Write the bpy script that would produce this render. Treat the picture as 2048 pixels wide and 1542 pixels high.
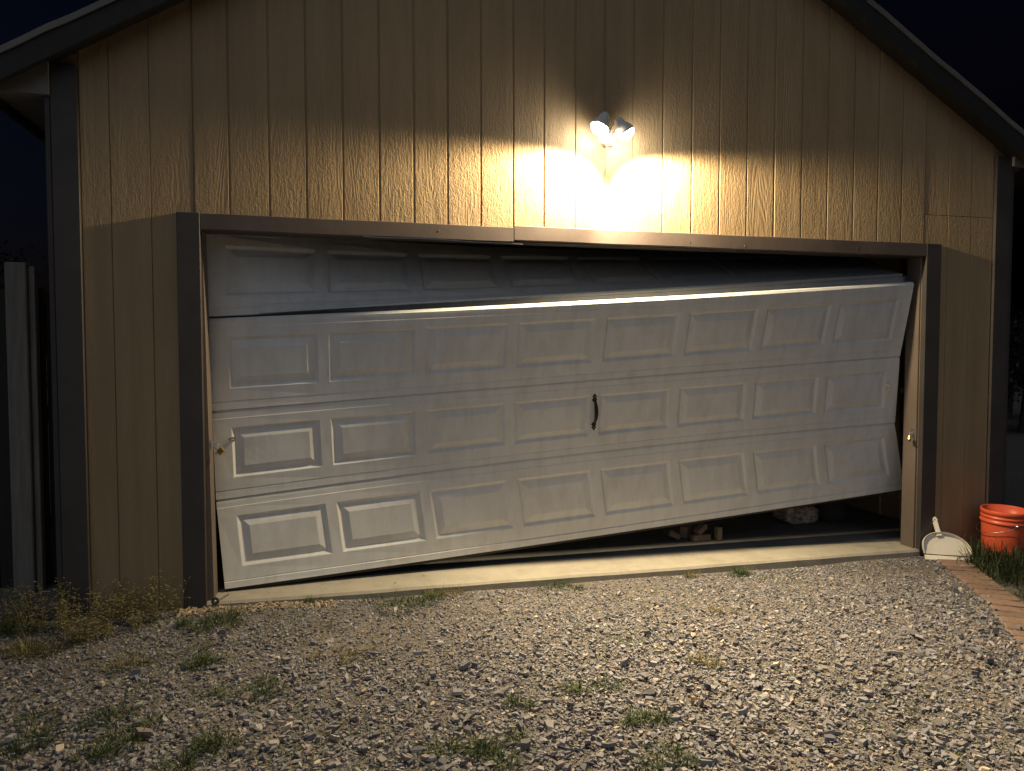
import bpy, bmesh, math, random
import numpy as np
from mathutils import Vector, Matrix

random.seed(7)
rng = np.random.default_rng(7)
R = math.radians
for o in list(bpy.data.objects):
    bpy.data.objects.remove(o, do_unlink=True)
scn = bpy.context.scene
COL = scn.collection

# ------------------------------------------------------------------ camera
CAM = Vector((0.689, -4.527, 1.441))
cd = bpy.data.cameras.new('camera')
cd.sensor_width = 36.0
cd.lens = 1490.0 / 2048.0 * 36.0
cd.clip_start = 0.05
cd.clip_end = 2000.0
cam = bpy.data.objects.new('camera', cd)
COL.objects.link(cam)
cam.location = CAM
cam.rotation_euler = (math.pi / 2 - 0.0438, 0.0, -0.242)
scn.camera = cam

# ------------------------------------------------------------------ night sky, added soft fill sun
w = bpy.data.worlds.new('World')
scn.world = w
w.use_nodes = True
nt = w.node_tree
nt.nodes.clear()
wo = nt.nodes.new('ShaderNodeOutputWorld')
wb = nt.nodes.new('ShaderNodeBackground')
sky = nt.nodes.new('ShaderNodeTexSky')
sky.sky_type = 'NISHITA'
sky.sun_disc = False
sky.sun_elevation = R(-3.7)
sky.sun_rotation = R(-98.0)
sky.ozone_density = 2.4
wb.inputs['Strength'].default_value = 0.12
nt.links.new(sky.outputs['Color'], wb.inputs['Color'])
nt.links.new(wb.outputs['Background'], wo.inputs['Surface'])

sl = bpy.data.lights.new('fill_sun', 'SUN')  # added broad fill from behind the camera, lifts walls and door
sl.energy = 0.33
sl.angle = R(80.0)
sl.color = (0.84, 0.91, 1.0)
so = bpy.data.objects.new('fill_sun', sl)
COL.objects.link(so)
so.rotation_euler = (R(52), 0, R(-20))

scn.view_settings.view_transform = 'Standard'
scn.view_settings.look = 'None'
scn.view_settings.exposure = 0.22
scn.view_settings.gamma = 1.0
scn.view_settings.use_curve_mapping = False
scn.render.engine = 'CYCLES'
scn.cycles.max_bounces = 8
scn.cycles.diffuse_bounces = 6
scn.cycles.sample_clamp_indirect = 4.0

# ------------------------------------------------------------------ helpers
def link(o, parent=None):
    COL.objects.link(o)
    if parent is not None:
        o.parent = parent
    return o

def tag(o, label=None, cat=None, group=None, kind=None):
    if label: o['label'] = label
    if cat: o['category'] = cat
    if group: o['group'] = group
    if kind: o['kind'] = kind
    return o

def empty(name, loc=(0, 0, 0)):
    o = bpy.data.objects.new(name, None)
    o.empty_display_size = 0.1
    o.location = loc
    return link(o)

def mesh_obj(name, verts, faces, mat, parent=None, smooth=False):
    me = bpy.data.meshes.new(name)
    me.from_pydata([tuple(v) for v in verts], [], faces)
    me.validate()
    if mat: me.materials.append(mat)
    if smooth:
        me.polygons.foreach_set('use_smooth', [True] * len(me.polygons))
    o = bpy.data.objects.new(name, me)
    link(o, parent)
    if parent is not None:          # geometry is written in world space
        o.matrix_parent_inverse = Matrix.Translation(-Vector(parent.location))
    return o

class MB:
    """collects shapes; build() links them as one mesh"""
    def __init__(s): s.v = []; s.f = []
    def add(s, vs, fs):
        k = len(s.v)
        s.v += [tuple(v) for v in vs]
        s.f += [[i + k for i in f] for f in fs]
        return s
    def box(s, a, b, bev=0.0, M=None):
        (x0, y0, z0), (x1, y1, z1) = a, b
        if bev <= 0:
            vs = [(x, y, z) for x in (x0, x1) for y in (y0, y1) for z in (z0, z1)]
            fs = [(0, 1, 3, 2), (4, 6, 7, 5), (0, 4, 5, 1), (2, 3, 7, 6), (0, 2, 6, 4), (1, 5, 7, 3)]
        else:
            bm = bmesh.new()
            bmesh.ops.create_cube(bm, size=1.0)
            for v in bm.verts:
                v.co = Vector(((x0 + x1) / 2 + v.co.x * (x1 - x0), (y0 + y1) / 2 + v.co.y * (y1 - y0),
                               (z0 + z1) / 2 + v.co.z * (z1 - z0)))
            bmesh.ops.bevel(bm, geom=bm.edges[:], offset=bev, segments=1, affect='EDGES')
            bm.verts.index_update()
            vs = [v.co.copy() for v in bm.verts]
            fs = [[v.index for v in f.verts] for f in bm.faces]
            bm.free()
        if M is not None: vs = [M @ Vector(v) for v in vs]
        return s.add(vs, fs)
    def tube(s, pts, r, n=8, cap=True):
        pts = [Vector(p) for p in pts]
        rs = r if isinstance(r, (list, tuple)) else [r] * len(pts)
        vs = []
        ref = None
        for i, p in enumerate(pts):
            t = (pts[min(i + 1, len(pts) - 1)] - pts[max(i - 1, 0)]).normalized()
            if ref is None:
                ref = t.orthogonal().normalized()
            ref = (ref - t * ref.dot(t))
            ref = ref.normalized() if ref.length > 1e-6 else t.orthogonal().normalized()
            b = t.cross(ref)
            for k in range(n):
                a = 2 * math.pi * k / n
                vs.append(p + (ref * math.cos(a) + b * math.sin(a)) * rs[i])
        fs = [(i * n + k, i * n + (k + 1) % n, (i + 1) * n + (k + 1) % n, (i + 1) * n + k)
              for i in range(len(pts) - 1) for k in range(n)]
        if cap:
            fs.append(list(range(n))[::-1])
            fs.append([(len(pts) - 1) * n + k for k in range(n)])
        return s.add(vs, fs)
    def lathe(s, prof, n=24, M=None):
        """prof: (r, z) list, revolved about local z"""
        vs = []
        for r, z in prof:
            for k in range(n):
                a = 2 * math.pi * k / n
                vs.append(Vector((r * math.cos(a), r * math.sin(a), z)))
        fs = [(i * n + k, i * n + (k + 1) % n, (i + 1) * n + (k + 1) % n, (i + 1) * n + k)
              for i in range(len(prof) - 1) for k in range(n)]
        if M is not None: vs = [M @ v for v in vs]
        return s.add(vs, fs)
    def prism(s, poly, d, off=(0, 0, 0), M=None, inset=0.0):
        """poly: 2-D (u, v) outline in the local xz plane, d: thickness along local y"""
        n = len(poly)
        vs = [Vector((p[0], 0, p[1])) for p in poly] + [Vector((p[0], d, p[1])) for p in poly]
        vs = [v + Vector(off) for v in vs]
        fs = [list(range(n)), [2 * n - 1 - k for k in range(n)]]
        fs += [(k, n + k, n + (k + 1) % n, (k + 1) % n) for k in range(n)]
        if M is not None: vs = [M @ v for v in vs]
        return s.add(vs, fs)
    def build(s, name, mat, parent=None, smooth=False):
        return mesh_obj(name, s.v, s.f, mat, parent, smooth)

def frame(origin, zdir, xhint=(1, 0, 0)):
    z = Vector(zdir).normalized()
    x = Vector(xhint)
    x = (x - z * x.dot(z)).normalized()
    y = z.cross(x)
    M = Matrix((x, y, z)).transposed().to_4x4()
    M.translation = Vector(origin)
    return M

# ------------------------------------------------------------------ materials
class NT:
    def __init__(s, name):
        s.m = bpy.data.materials.new(name)
        s.m.use_nodes = True
        s.t = s.m.node_tree
        s.b = s.t.nodes['Principled BSDF']
    def n(s, typ, **kw):
        nd = s.t.nodes.new(typ)
        for k, v in kw.items():
            if k in nd.inputs: nd.inputs[k].default_value = v
            else: setattr(nd, k, v)
        return nd
    def l(s, a, b): s.t.links.new(a, b)
    def coord(s, scale=(1, 1, 1), kind='Object'):
        tc = s.n('ShaderNodeTexCoord')
        mp = s.n('ShaderNodeMapping')
        mp.inputs['Scale'].default_value = scale
        s.l(tc.outputs[kind], mp.inputs['Vector'])
        return mp.outputs['Vector']
    def noise(s, vec, scale=5.0, detail=4.0, rough=0.5, dist=0.0):
        nd = s.n('ShaderNodeTexNoise')
        nd.inputs['Scale'].default_value = scale
        nd.inputs['Detail'].default_value = detail
        nd.inputs['Roughness'].default_value = rough
        nd.inputs['Distortion'].default_value = dist
        s.l(vec, nd.inputs['Vector'])
        return nd.outputs['Fac']
    def math(s, op, a, b=None, c=None):
        nd = s.n('ShaderNodeMath', operation=op)
        for i, q in enumerate((a, b, c)):
            if q is None: continue
            if isinstance(q, (int, float)): nd.inputs[i].default_value = q
            else: s.l(q, nd.inputs[i])
        return nd.outputs[0]
    def ramp(s, fac, stops):
        nd = s.n('ShaderNodeValToRGB')
        cr = nd.color_ramp
        while len(cr.elements) < len(stops): cr.elements.new(0.5)
        for e, (p, c) in zip(cr.elements, stops):
            e.position = p
            e.color = (*c, 1) if len(c) == 3 else c
        s.l(fac, nd.inputs['Fac'])
        return nd.outputs['Color']
    def mix(s, fac, a, b, mode='MIX'):
        nd = s.n('ShaderNodeMix', data_type='RGBA', blend_type=mode)
        for sock, q in ((nd.inputs[0], fac), (nd.inputs[6], a), (nd.inputs[7], b)):
            if isinstance(q, (int, float)): sock.default_value = q
            elif isinstance(q, tuple): sock.default_value = (*q, 1) if len(q) == 3 else q
            else: s.l(q, sock)
        return nd.outputs[2]
    def bump(s, h, strength=0.5, distance=0.01, normal=None):
        nd = s.n('ShaderNodeBump')
        nd.inputs['Strength'].default_value = strength
        nd.inputs['Distance'].default_value = distance
        s.l(h, nd.inputs['Height'])
        if normal is not None: s.l(normal, nd.inputs['Normal'])
        s.l(nd.outputs['Normal'], s.b.inputs['Normal'])
        return nd.outputs['Normal']
    def base(s, c):
        if isinstance(c, tuple): s.b.inputs['Base Color'].default_value = (*c, 1)
        else: s.l(c, s.b.inputs['Base Color'])
    def rough(s, v):
        if isinstance(v, (int, float)): s.b.inputs['Roughness'].default_value = v
        else: s.l(v, s.b.inputs['Roughness'])

def paint_mat(name, col, var=0.15, rough=0.6, bump=0.15, bscale=60.0, stretch=(1, 1, 1), metallic=0.0):
    m = NT(name)
    v = m.coord(stretch)
    n1 = m.noise(v, 3.0, 5.0, 0.6)
    n2 = m.noise(v, bscale, 4.0, 0.6)
    a = tuple(c * (1 - var) for c in col)
    b = tuple(min(1, c * (1 + var)) for c in col)
    m.base(m.ramp(n1, [(0.3, a), (0.7, b)]))
    m.rough(m.math('MULTIPLY_ADD', n2, 0.25, rough - 0.12))
    m.b.inputs['Metallic'].default_value = metallic
    if bump > 0: m.bump(n2, bump, 0.004)
    return m.m

def siding_material():
    m = NT('embossed_tan_siding')
    v = m.coord((1, 1, 1))
    # cathedral grain: level lines of a long stretched noise
    big = m.noise(m.coord((7.0, 1.0, 0.75)), 1.0, 1.0, 0.4, 0.25)
    rings = m.math('SINE', m.math('MULTIPLY', big, 125.0))
    fine = m.noise(m.coord((95.0, 20.0, 11.0)), 1.0, 3.0, 0.55, 0.4)
    stip = m.noise(m.coord((70.0, 20.0, 42.0)), 1.0, 3.0, 0.6, 0.8)
    mask = m.ramp(m.noise(m.coord((5.5, 1.0, 0.9)), 1.0, 2.0, 0.5), [(0.50, (0, 0, 0)), (0.64, (1, 1, 1))])
    nd = m.n('ShaderNodeSeparateColor'); m.l(mask, nd.inputs[0]); mk = nd.outputs[0]
    a = m.math('MULTIPLY', m.math('MULTIPLY', rings, 0.10), mk)
    b = m.math('MULTIPLY', stip, m.math('MULTIPLY_ADD', mk, -0.55, 1.0))
    h = m.math('ADD', m.math('ADD', a, m.math('MULTIPLY', fine, 0.55)), m.math('MULTIPLY', b, 0.95))
    m.bump(h, 0.70, 0.0070)
    n1 = m.noise(m.coord((1.5, 1, 0.6)), 1.3, 4.0, 0.6)
    c = m.ramp(n1, [(0.3, (0.365, 0.262, 0.150)), (0.7, (0.425, 0.310, 0.182))])
    st = m.ramp(m.noise(m.coord((9, 1, 0.5)), 1.0, 4.0, 0.7), [(0.35, (0.72, 0.72, 0.72)), (0.62, (1, 1, 1))])
    m.base(m.mix(0.5, c, st, 'MULTIPLY'))
    m.rough(0.62)
    m.b.inputs['Specular IOR Level'].default_value = 0.3
    return m.m

def door_material():
    m = NT('white_steel_door_paint')
    v = m.coord((2.0, 2.0, 2.0))
    n1 = m.noise(v, 1.1, 5.0, 0.65)
    dirt = m.noise(m.coord((6, 6, 1.5)), 2.0, 6.0, 0.7)
    c = m.ramp(n1, [(0.3, (0.67, 0.69, 0.715)), (0.7, (0.735, 0.755, 0.78))])
    d = m.ramp(dirt, [(0.36, (0.80, 0.77, 0.72)), (0.56, (1, 1, 1))])
    m.base(m.mix(0.5, c, d, 'MULTIPLY'))
    g = m.noise(m.coord((14.0, 14.0, 160.0)), 1.0, 4.0, 0.6)
    wv = m.noise(m.coord((3.0, 3.0, 5.0)), 1.0, 2.0, 0.5)
    nrm = m.bump(g, 0.12, 0.0015)
    nb = m.n('ShaderNodeBump'); nb.inputs['Strength'].default_value = 0.45; nb.inputs['Distance'].default_value = 0.006
    m.l(wv, nb.inputs['Height']); m.l(nrm, nb.inputs['Normal']); m.l(nb.outputs['Normal'], m.b.inputs['Normal'])
    m.rough(0.48)
    return m.m

def wood_material(name, c1, c2, axis='z', rough=0.8, bump=0.4):
    m = NT(name)
    st = {'z': (40, 40, 2.5), 'x': (2.5, 40, 40), 'y': (40, 2.5, 40)}[axis]
    g = m.noise(m.coord(st), 1.0, 6.0, 0.65, 0.3)
    n1 = m.noise(m.coord((3, 3, 1)), 1.0, 4.0, 0.6)
    c = m.ramp(g, [(0.3, c1), (0.7, c2)])
    m.base(m.mix(0.5, c, m.ramp(n1, [(0.3, (0.6, 0.6, 0.6)), (0.65, (1, 1, 1))]), 'MULTIPLY'))
    m.bump(g, bump, 0.004)
    m.rough(rough)
    return m.m

def metal_material(name, col, rough=0.3, grime=0.4):
    m = NT(name)
    n1 = m.noise(m.coord((1, 1, 1)), 60.0, 5.0, 0.7)
    m.base(m.ramp(n1, [(0.35, tuple(c * (1 - grime) for c in col)), (0.6, col)]))
    m.rough(m.math('MULTIPLY_ADD', n1, 0.3, rough - 0.1))
    m.b.inputs['Metallic'].default_value = 1.0
    m.bump(n1, 0.1, 0.001)
    return m.m

def concrete_material():
    m = NT('worn_concrete')
    n1 = m.noise(m.coord((1, 1, 1)), 6.0, 6.0, 0.65)
    n2 = m.noise(m.coord((1, 1, 1)), 90.0, 4.0, 0.6)
    sp = m.noise(m.coord((1, 1, 1)), 17.0, 3.0, 0.7, 1.0)
    c = m.ramp(n1, [(0.3, (0.30, 0.275, 0.225)), (0.5, (0.365, 0.34, 0.285)), (0.75, (0.41, 0.385, 0.325))])
    c = m.mix(1.0, c, m.ramp(sp, [(0.27, (0.35, 0.3, 0.25)), (0.34, (1, 1, 1))]), 'MULTIPLY')
    c = m.mix(0.5, c, m.ramp(n2, [(0.3, (0.75, 0.75, 0.75)), (0.6, (1, 1, 1))]), 'MULTIPLY')
    m.base(c)
    m.bump(n2, 0.35, 0.003)
    m.rough(0.85)
    return m.m

def soil_material():
    m = NT('stony_soil')
    v = m.coord((1, 1, 1))
    n1 = m.noise(v, 1.6, 5.0, 0.6)
    n2 = m.noise(v, 90.0, 5.0, 0.65)
    vo = m.n('ShaderNodeTexVoronoi'); vo.inputs['Scale'].default_value = 95.0
    m.l(v, vo.inputs['Vector'])
    c = m.ramp(n1, [(0.3, (0.095, 0.082, 0.074)), (0.55, (0.145, 0.122, 0.106)), (0.75, (0.20, 0.165, 0.138))])
    hs = m.n('ShaderNodeSeparateColor'); m.l(vo.outputs['Color'], hs.inputs[0])
    st = m.ramp(hs.outputs[0], [(0.0, (0.07, 0.07, 0.075)), (0.5, (0.15, 0.145, 0.14)), (1.0, (0.26, 0.23, 0.19))])
    c = m.mix(m.ramp(n2, [(0.42, (0, 0, 0)), (0.55, (1, 1, 1))]), c, st)
    m.base(c)
    h = m.math('ADD', m.math('MULTIPLY', vo.outputs['Distance'], 0.8), n2)
    m.bump(h, 0.6, 0.008)
    m.rough(0.95)
    return m.m

def stone_material():
    m = NT('crushed_slate')
    at = m.n('ShaderNodeAttribute'); at.attribute_name = 'tint'
    n1 = m.noise(m.coord((1, 1, 1)), 130.0, 4.0, 0.65)
    c = m.mix(0.7, at.outputs['Color'], m.ramp(n1, [(0.3, (0.62, 0.62, 0.62)), (0.65, (1.0, 1.0, 1.0))]), 'MULTIPLY')
    m.base(c)
    m.bump(n1, 0.22, 0.002)
    m.rough(0.8)
    return m.m

def leaf_material(name, c1, c2, c3):
    m = NT(name)
    at = m.n('ShaderNodeAttribute'); at.attribute_name = 'tint'
    sp = m.n('ShaderNodeSeparateColor'); m.l(at.outputs['Color'], sp.inputs[0])
    n1 = m.noise(m.coord((1, 1, 1)), 60.0, 3.0, 0.6)
    f = m.math('MULTIPLY_ADD', n1, 0.3, m.math('MULTIPLY_ADD', sp.outputs[0], 1.0, -0.15))
    m.base(m.ramp(f, [(0.1, c1), (0.5, c2), (0.95, c3)]))
    m.rough(0.6)
    m.b.inputs['Subsurface Weight'].default_value = 0.0
    tr = m.n('ShaderNodeBsdfTranslucent')
    tr.inputs['Color'].default_value = (*c2, 1)
    ms = m.n('ShaderNodeMixShader'); ms.inputs[0].default_value = 0.25
    out = m.t.nodes['Material Output']
    m.l(m.b.outputs[0], ms.inputs[1]); m.l(tr.outputs[0], ms.inputs[2]); m.l(ms.outputs[0], out.inputs['Surface'])
    return m.m

def emit_material(name, col, strength):
    m = NT(name)
    n1 = m.noise(m.coord((1, 1, 1)), 30.0, 2.0, 0.5)
    m.base(m.ramp(n1, [(0.3, (0.8, 0.8, 0.8)), (0.7, (0.85, 0.85, 0.85))]))
    m.b.inputs['Emission Color'].default_value = (*col, 1)
    m.b.inputs['Emission Strength'].default_value = strength
    return m.m

M_SIDING = siding_material()
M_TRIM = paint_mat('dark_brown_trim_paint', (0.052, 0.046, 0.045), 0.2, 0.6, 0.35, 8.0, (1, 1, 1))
M_HEADER = paint_mat('lamplit_trim_paint', (0.105, 0.082, 0.074), 0.2, 0.6, 0.35, 8.0, (1, 1, 1))  # same trim as the casings, lightened to carry the flood light's glow
M_JAMB = paint_mat('brown_jamb_paint', (0.155, 0.125, 0.108), 0.15, 0.6, 0.3, 30.0)
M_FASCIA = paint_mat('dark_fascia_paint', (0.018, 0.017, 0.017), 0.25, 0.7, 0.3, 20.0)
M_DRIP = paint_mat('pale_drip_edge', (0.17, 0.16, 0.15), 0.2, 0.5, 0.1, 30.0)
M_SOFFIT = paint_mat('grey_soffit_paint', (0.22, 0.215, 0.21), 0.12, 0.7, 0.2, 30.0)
M_SHINGLE = paint_mat('dark_roof_shingle', (0.05, 0.05, 0.052), 0.3, 0.9, 0.8, 90.0)
M_INNER = wood_material('bare_inner_framing', (0.10, 0.075, 0.05), (0.16, 0.125, 0.085), 'z')
M_DOOR = door_material()
M_DOORBACK = paint_mat('door_back_foam', (0.35, 0.34, 0.32), 0.15, 0.7, 0.2, 30.0)
M_RUBBER = paint_mat('black_rubber', (0.018, 0.018, 0.018), 0.3, 0.6, 0.2, 50.0)
M_BLACK = paint_mat('black_iron_paint', (0.008, 0.008, 0.010), 0.2, 0.6, 0.3, 120.0)
M_STEEL = metal_material('galvanised_steel', (0.62, 0.62, 0.62), 0.32)
M_CHROME = metal_material('bright_plated_steel', (0.85, 0.85, 0.86), 0.15, 0.2)
M_BRASS = metal_material('brass', (0.78, 0.56, 0.20), 0.28, 0.3)
M_CONC = concrete_material()
M_SOIL = soil_material()
M_STONE = stone_material()
M_WHITEPLASTIC = paint_mat('white_lamp_plastic', (0.75, 0.74, 0.71), 0.05, 0.4, 0.05, 60.0)
M_CREAM = paint_mat('cream_plastic', (0.82, 0.78, 0.70), 0.06, 0.42, 0.12, 25.0)
M_ORANGE = paint_mat('orange_bucket_plastic', (0.82, 0.135, 0.058), 0.10, 0.42, 0.10, 20.0)
M_PRINT = paint_mat('faded_white_print', (0.62, 0.30, 0.24), 0.10, 0.5, 0.0, 20.0)
M_POST = wood_material('weathered_post_wood', (0.14, 0.125, 0.11), (0.25, 0.228, 0.205), 'z')
M_WOODBLOCK = wood_material('pale_scrap_wood', (0.22, 0.155, 0.10), (0.33, 0.245, 0.17), 'x')
M_BARK = wood_material('bark', (0.03, 0.025, 0.02), (0.07, 0.055, 0.045), 'z')
M_TWIG = wood_material('dry_twig', (0.10, 0.075, 0.05), (0.20, 0.15, 0.10), 'x')
M_GREEN = leaf_material('weed_green', (0.028, 0.056, 0.020), (0.058, 0.098, 0.034), (0.13, 0.15, 0.055))
M_DRY = leaf_material('weed_drying', (0.085, 0.09, 0.034), (0.20, 0.178, 0.070), (0.33, 0.28, 0.15))
M_GRASS = leaf_material('lawn_grass', (0.020, 0.038, 0.014), (0.045, 0.072, 0.026), (0.11, 0.115, 0.055))
M_TREELEAF = leaf_material('tree_leaf', (0.02, 0.03, 0.015), (0.035, 0.05, 0.025), (0.05, 0.06, 0.03))
M_LENS = emit_material('lit_lens', (1.0, 0.90, 0.72), 110.0)

# ------------------------------------------------------------------ ground
def gz(x, y):
    x = np.asarray(x, float); y = np.asarray(y, float)
    z = -0.052 - 0.010 * np.clip(-y, 0, 8)
    z = z + 0.034 * np.clip((1.1 - x) / 1.1, 0, 1) * np.exp(-(y / 0.7) ** 2)
    z = z + 0.007 * np.sin(2.1 * x + 1.3 * y) * np.sin(1.7 * y - 0.6 * x + 1) + 0.004 * np.sin(5.3 * x - 2.0 * y) * np.sin(4.4 * y + x)
    z = np.where(y > 0.0, np.minimum(z, -0.045), z)
    return z

def axis(lo, hi, step, far):
    core = np.arange(lo, hi + 1e-6, step)
    k = np.array([0.3, 1, 2.5, 6, 14, 35, 90, 220, 600.0])
    return np.concatenate([(lo - k)[::-1], core, hi + k])
gx = axis(-3.0, 7.0, 0.07, 600); gy = axis(-4.5, 1.0, 0.07, 600)
X, Y = np.meshgrid(gx, gy, indexing='ij')
Z = np.where((np.abs(X - 2) < 8) & (np.abs(Y) < 8), gz(X, Y), -0.10)
nx, ny = X.shape
idx = np.arange(nx * ny).reshape(nx, ny)
fa = np.stack([idx[:-1, :-1], idx[1:, :-1], idx[1:, 1:], idx[:-1, 1:]], -1).reshape(-1, 4)
g = mesh_obj('ground', np.stack([X, Y, Z], -1).reshape(-1, 3), fa.tolist(), M_SOIL, smooth=True)
tag(g, 'brown stony soil showing between the gravel', 'ground', kind='structure')

# concrete slab (its front lip is the pale threshold under the door)
b = MB()
segs = 30
xs = np.linspace(-0.02, 4.90, segs)
fr = [0.004 + 0.006 * math.sin(9 * x) * math.sin(3.1 * x + 1) for x in xs]
vs = []; fs = []
for i, x in enumerate(xs):
    e = 0.012
    vs += [(x, fr[i] + 0.004, -0.16), (x, fr[i], -e - 0.004 * abs(math.sin(17 * x))), (x, fr[i] + e, 0.0), (x, 0.20, 0.0), (x, 0.25 + 0.14 * math.sin(math.pi * min(1, max(0, x / 4.9))), 0.0)]  # back edge drawn along the door's shadow line
for i in range(segs - 1):
    for k in range(4):
        a = i * 5 + k
        fs.append((a, a + 5, a + 6, a + 1))
s = mesh_obj('concrete_slab', vs, fs, M_CONC)
tag(s, 'pale worn concrete garage floor and threshold', 'floor', kind='structure')

b = MB(); b.box((-0.60, 0.17, -0.12), (5.48, 6.3, -0.004))  # inner floor, its colour darkened to stand for shade behind the door
gf = b.build('garage_floor', paint_mat('shade_dark_floor', (0.13, 0.13, 0.13), 0.3, 0.75, 0.3, 14.0))
tag(gf, 'concrete floor inside the garage, coloured dark for the shade behind the door', 'floor', kind='structure')

# ------------------------------------------------------------------ the garage
APX, APZ, SL, SR = 2.33, 4.95, 0.604, 0.595
def roof_z(x): return APZ - (SL * (APX - x) if x < APX else SR * (x - APX))
XL, XR = -0.745, 5.625
ED = 1.03                     # eave line
garage = empty('garage', (2.44, 0.0, 0.0))
tag(garage, 'tan single-storey garage with vertical grooved siding, gable roof and dark trim', 'garage')
W0, W1, H0, H1 = 0.0, 4.88, 2.137, 2.227

def board(x0, x1, zb, zt0, zt1, yf, name='siding_board', gap=0.008, zt_mid=None):
    a, c = x0 + gap / 2, x1 - gap / 2
    poly = [(a, zb), (c, zb), (c, zt1)]
    if zt_mid: poly.append(zt_mid)
    poly.append((a, zt0))
    n = len(poly); e = 0.003 if gap > 0.006 else 0.0018
    cx = (a + c) / 2
    ins = [(p[0] + (e if p[0] < cx else -e) * (abs(p[0] - cx) > 0.01), p[1] + (e if i < 2 else -e)) for i, p in enumerate(poly)]
    vs = [(p[0], yf, p[1]) for p in ins] + [(p[0], yf + 0.004, p[1]) for p in poly] + [(p[0], yf + 0.016, p[1]) for p in poly]
    fs = [list(range(n))]
    for r in (0, n):
        fs += [(r + k, r + n + k, r + n + (k + 1) % n, r + (k + 1) % n) for k in range(n)]
    return mesh_obj(name, vs, fs, M_SIDING, garage)

GRO = [-0.610, -0.463, -0.260, -0.036, 0.155, 0.373, 0.580, 0.788, 1.001, 1.204, 1.411, 1.617, 1.823, 2.022, 2.227, 2.423, 2.623,
       2.831, 3.039, 3.241, 3.446, 3.652, 3.865, 4.071, 4.281, 4.482, 4.683, 4.884, 5.090, 5.290, 5.490]
UND = 0.06                    # boards stop this far under the roof line
for i in range(len(GRO) - 1):
    x0, x1 = GRO[i], GRO[i + 1]
    side = x1 < 0.0 or x0 > 4.85
    jl = 0.003 if i in (9, 15, 21) else 0.0
    t0, t1 = roof_z(x0) - UND, roof_z(x1) - UND
    mid = (APX, APZ - UND) if x0 < APX < x1 else None
    yj = random.uniform(-0.0006, 0.0006)
    if side and x1 < 0:
        board(x0, x1, -0.03, t0, t1, 0.0315 + yj, gap=0.0028)
    elif side:
        zb = -0.03
        board(x0, x1, zb, 2.4385, 2.4385, 0.031 + yj, gap=0.0028)
        board(x0, x1, 2.4405, t0, t1, 0.0325 + yj, gap=0.0028)
    else:
        board(x0 + jl, x1, 2.15, t0, t1, 0.030 + yj, zt_mid=mid, gap=0.009)

# wall body behind the boards: left pier, right pier, gable over the opening
b = MB()
y0, y1 = 0.0385, 0.165
b.box((XL + 0.02, y0, -0.15), (W0 - 0.012, y1, 2.3))
b.box((W1 + 0.012, y0, -0.15), (XR - 0.02, y1, 2.3))
b.prism([(XL + 0.02, 2.3), (XR - 0.02, 2.3), (XR - 0.02, roof_z(XR) - 0.08), (APX, APZ - 0.08), (XL + 0.02, roof_z(XL) - 0.08)], y1 - y0, (0, y0, 0))
b.box((W0 - 0.012, y0, H0 + 0.012), (W1 + 0.012, y1, 2.2995))
b.build('front_wall_body', M_SIDING, garage)
# side and back walls
b = MB()
b.box((XL + 0.02, y1 + 0.002, -0.15), (XL + 0.14, 6.3, 2.80)); b.build('side_wall', M_SIDING, garage)
b = MB()
b.box((XR - 0.14, y1 + 0.002, -0.15), (XR - 0.02, 6.3, 2.80)); b.build('side_wall', M_SIDING, garage)
b = MB()
b.prism([(XL + 0.02, -0.15), (XR - 0.02, -0.15), (XR - 0.02, roof_z(XR) - 0.08), (APX, APZ - 0.08), (XL + 0.02, roof_z(XL) - 0.08)], 0.12, (0, 6.302, 0))
b.build('back_wall', M_INNER, garage)
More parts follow.
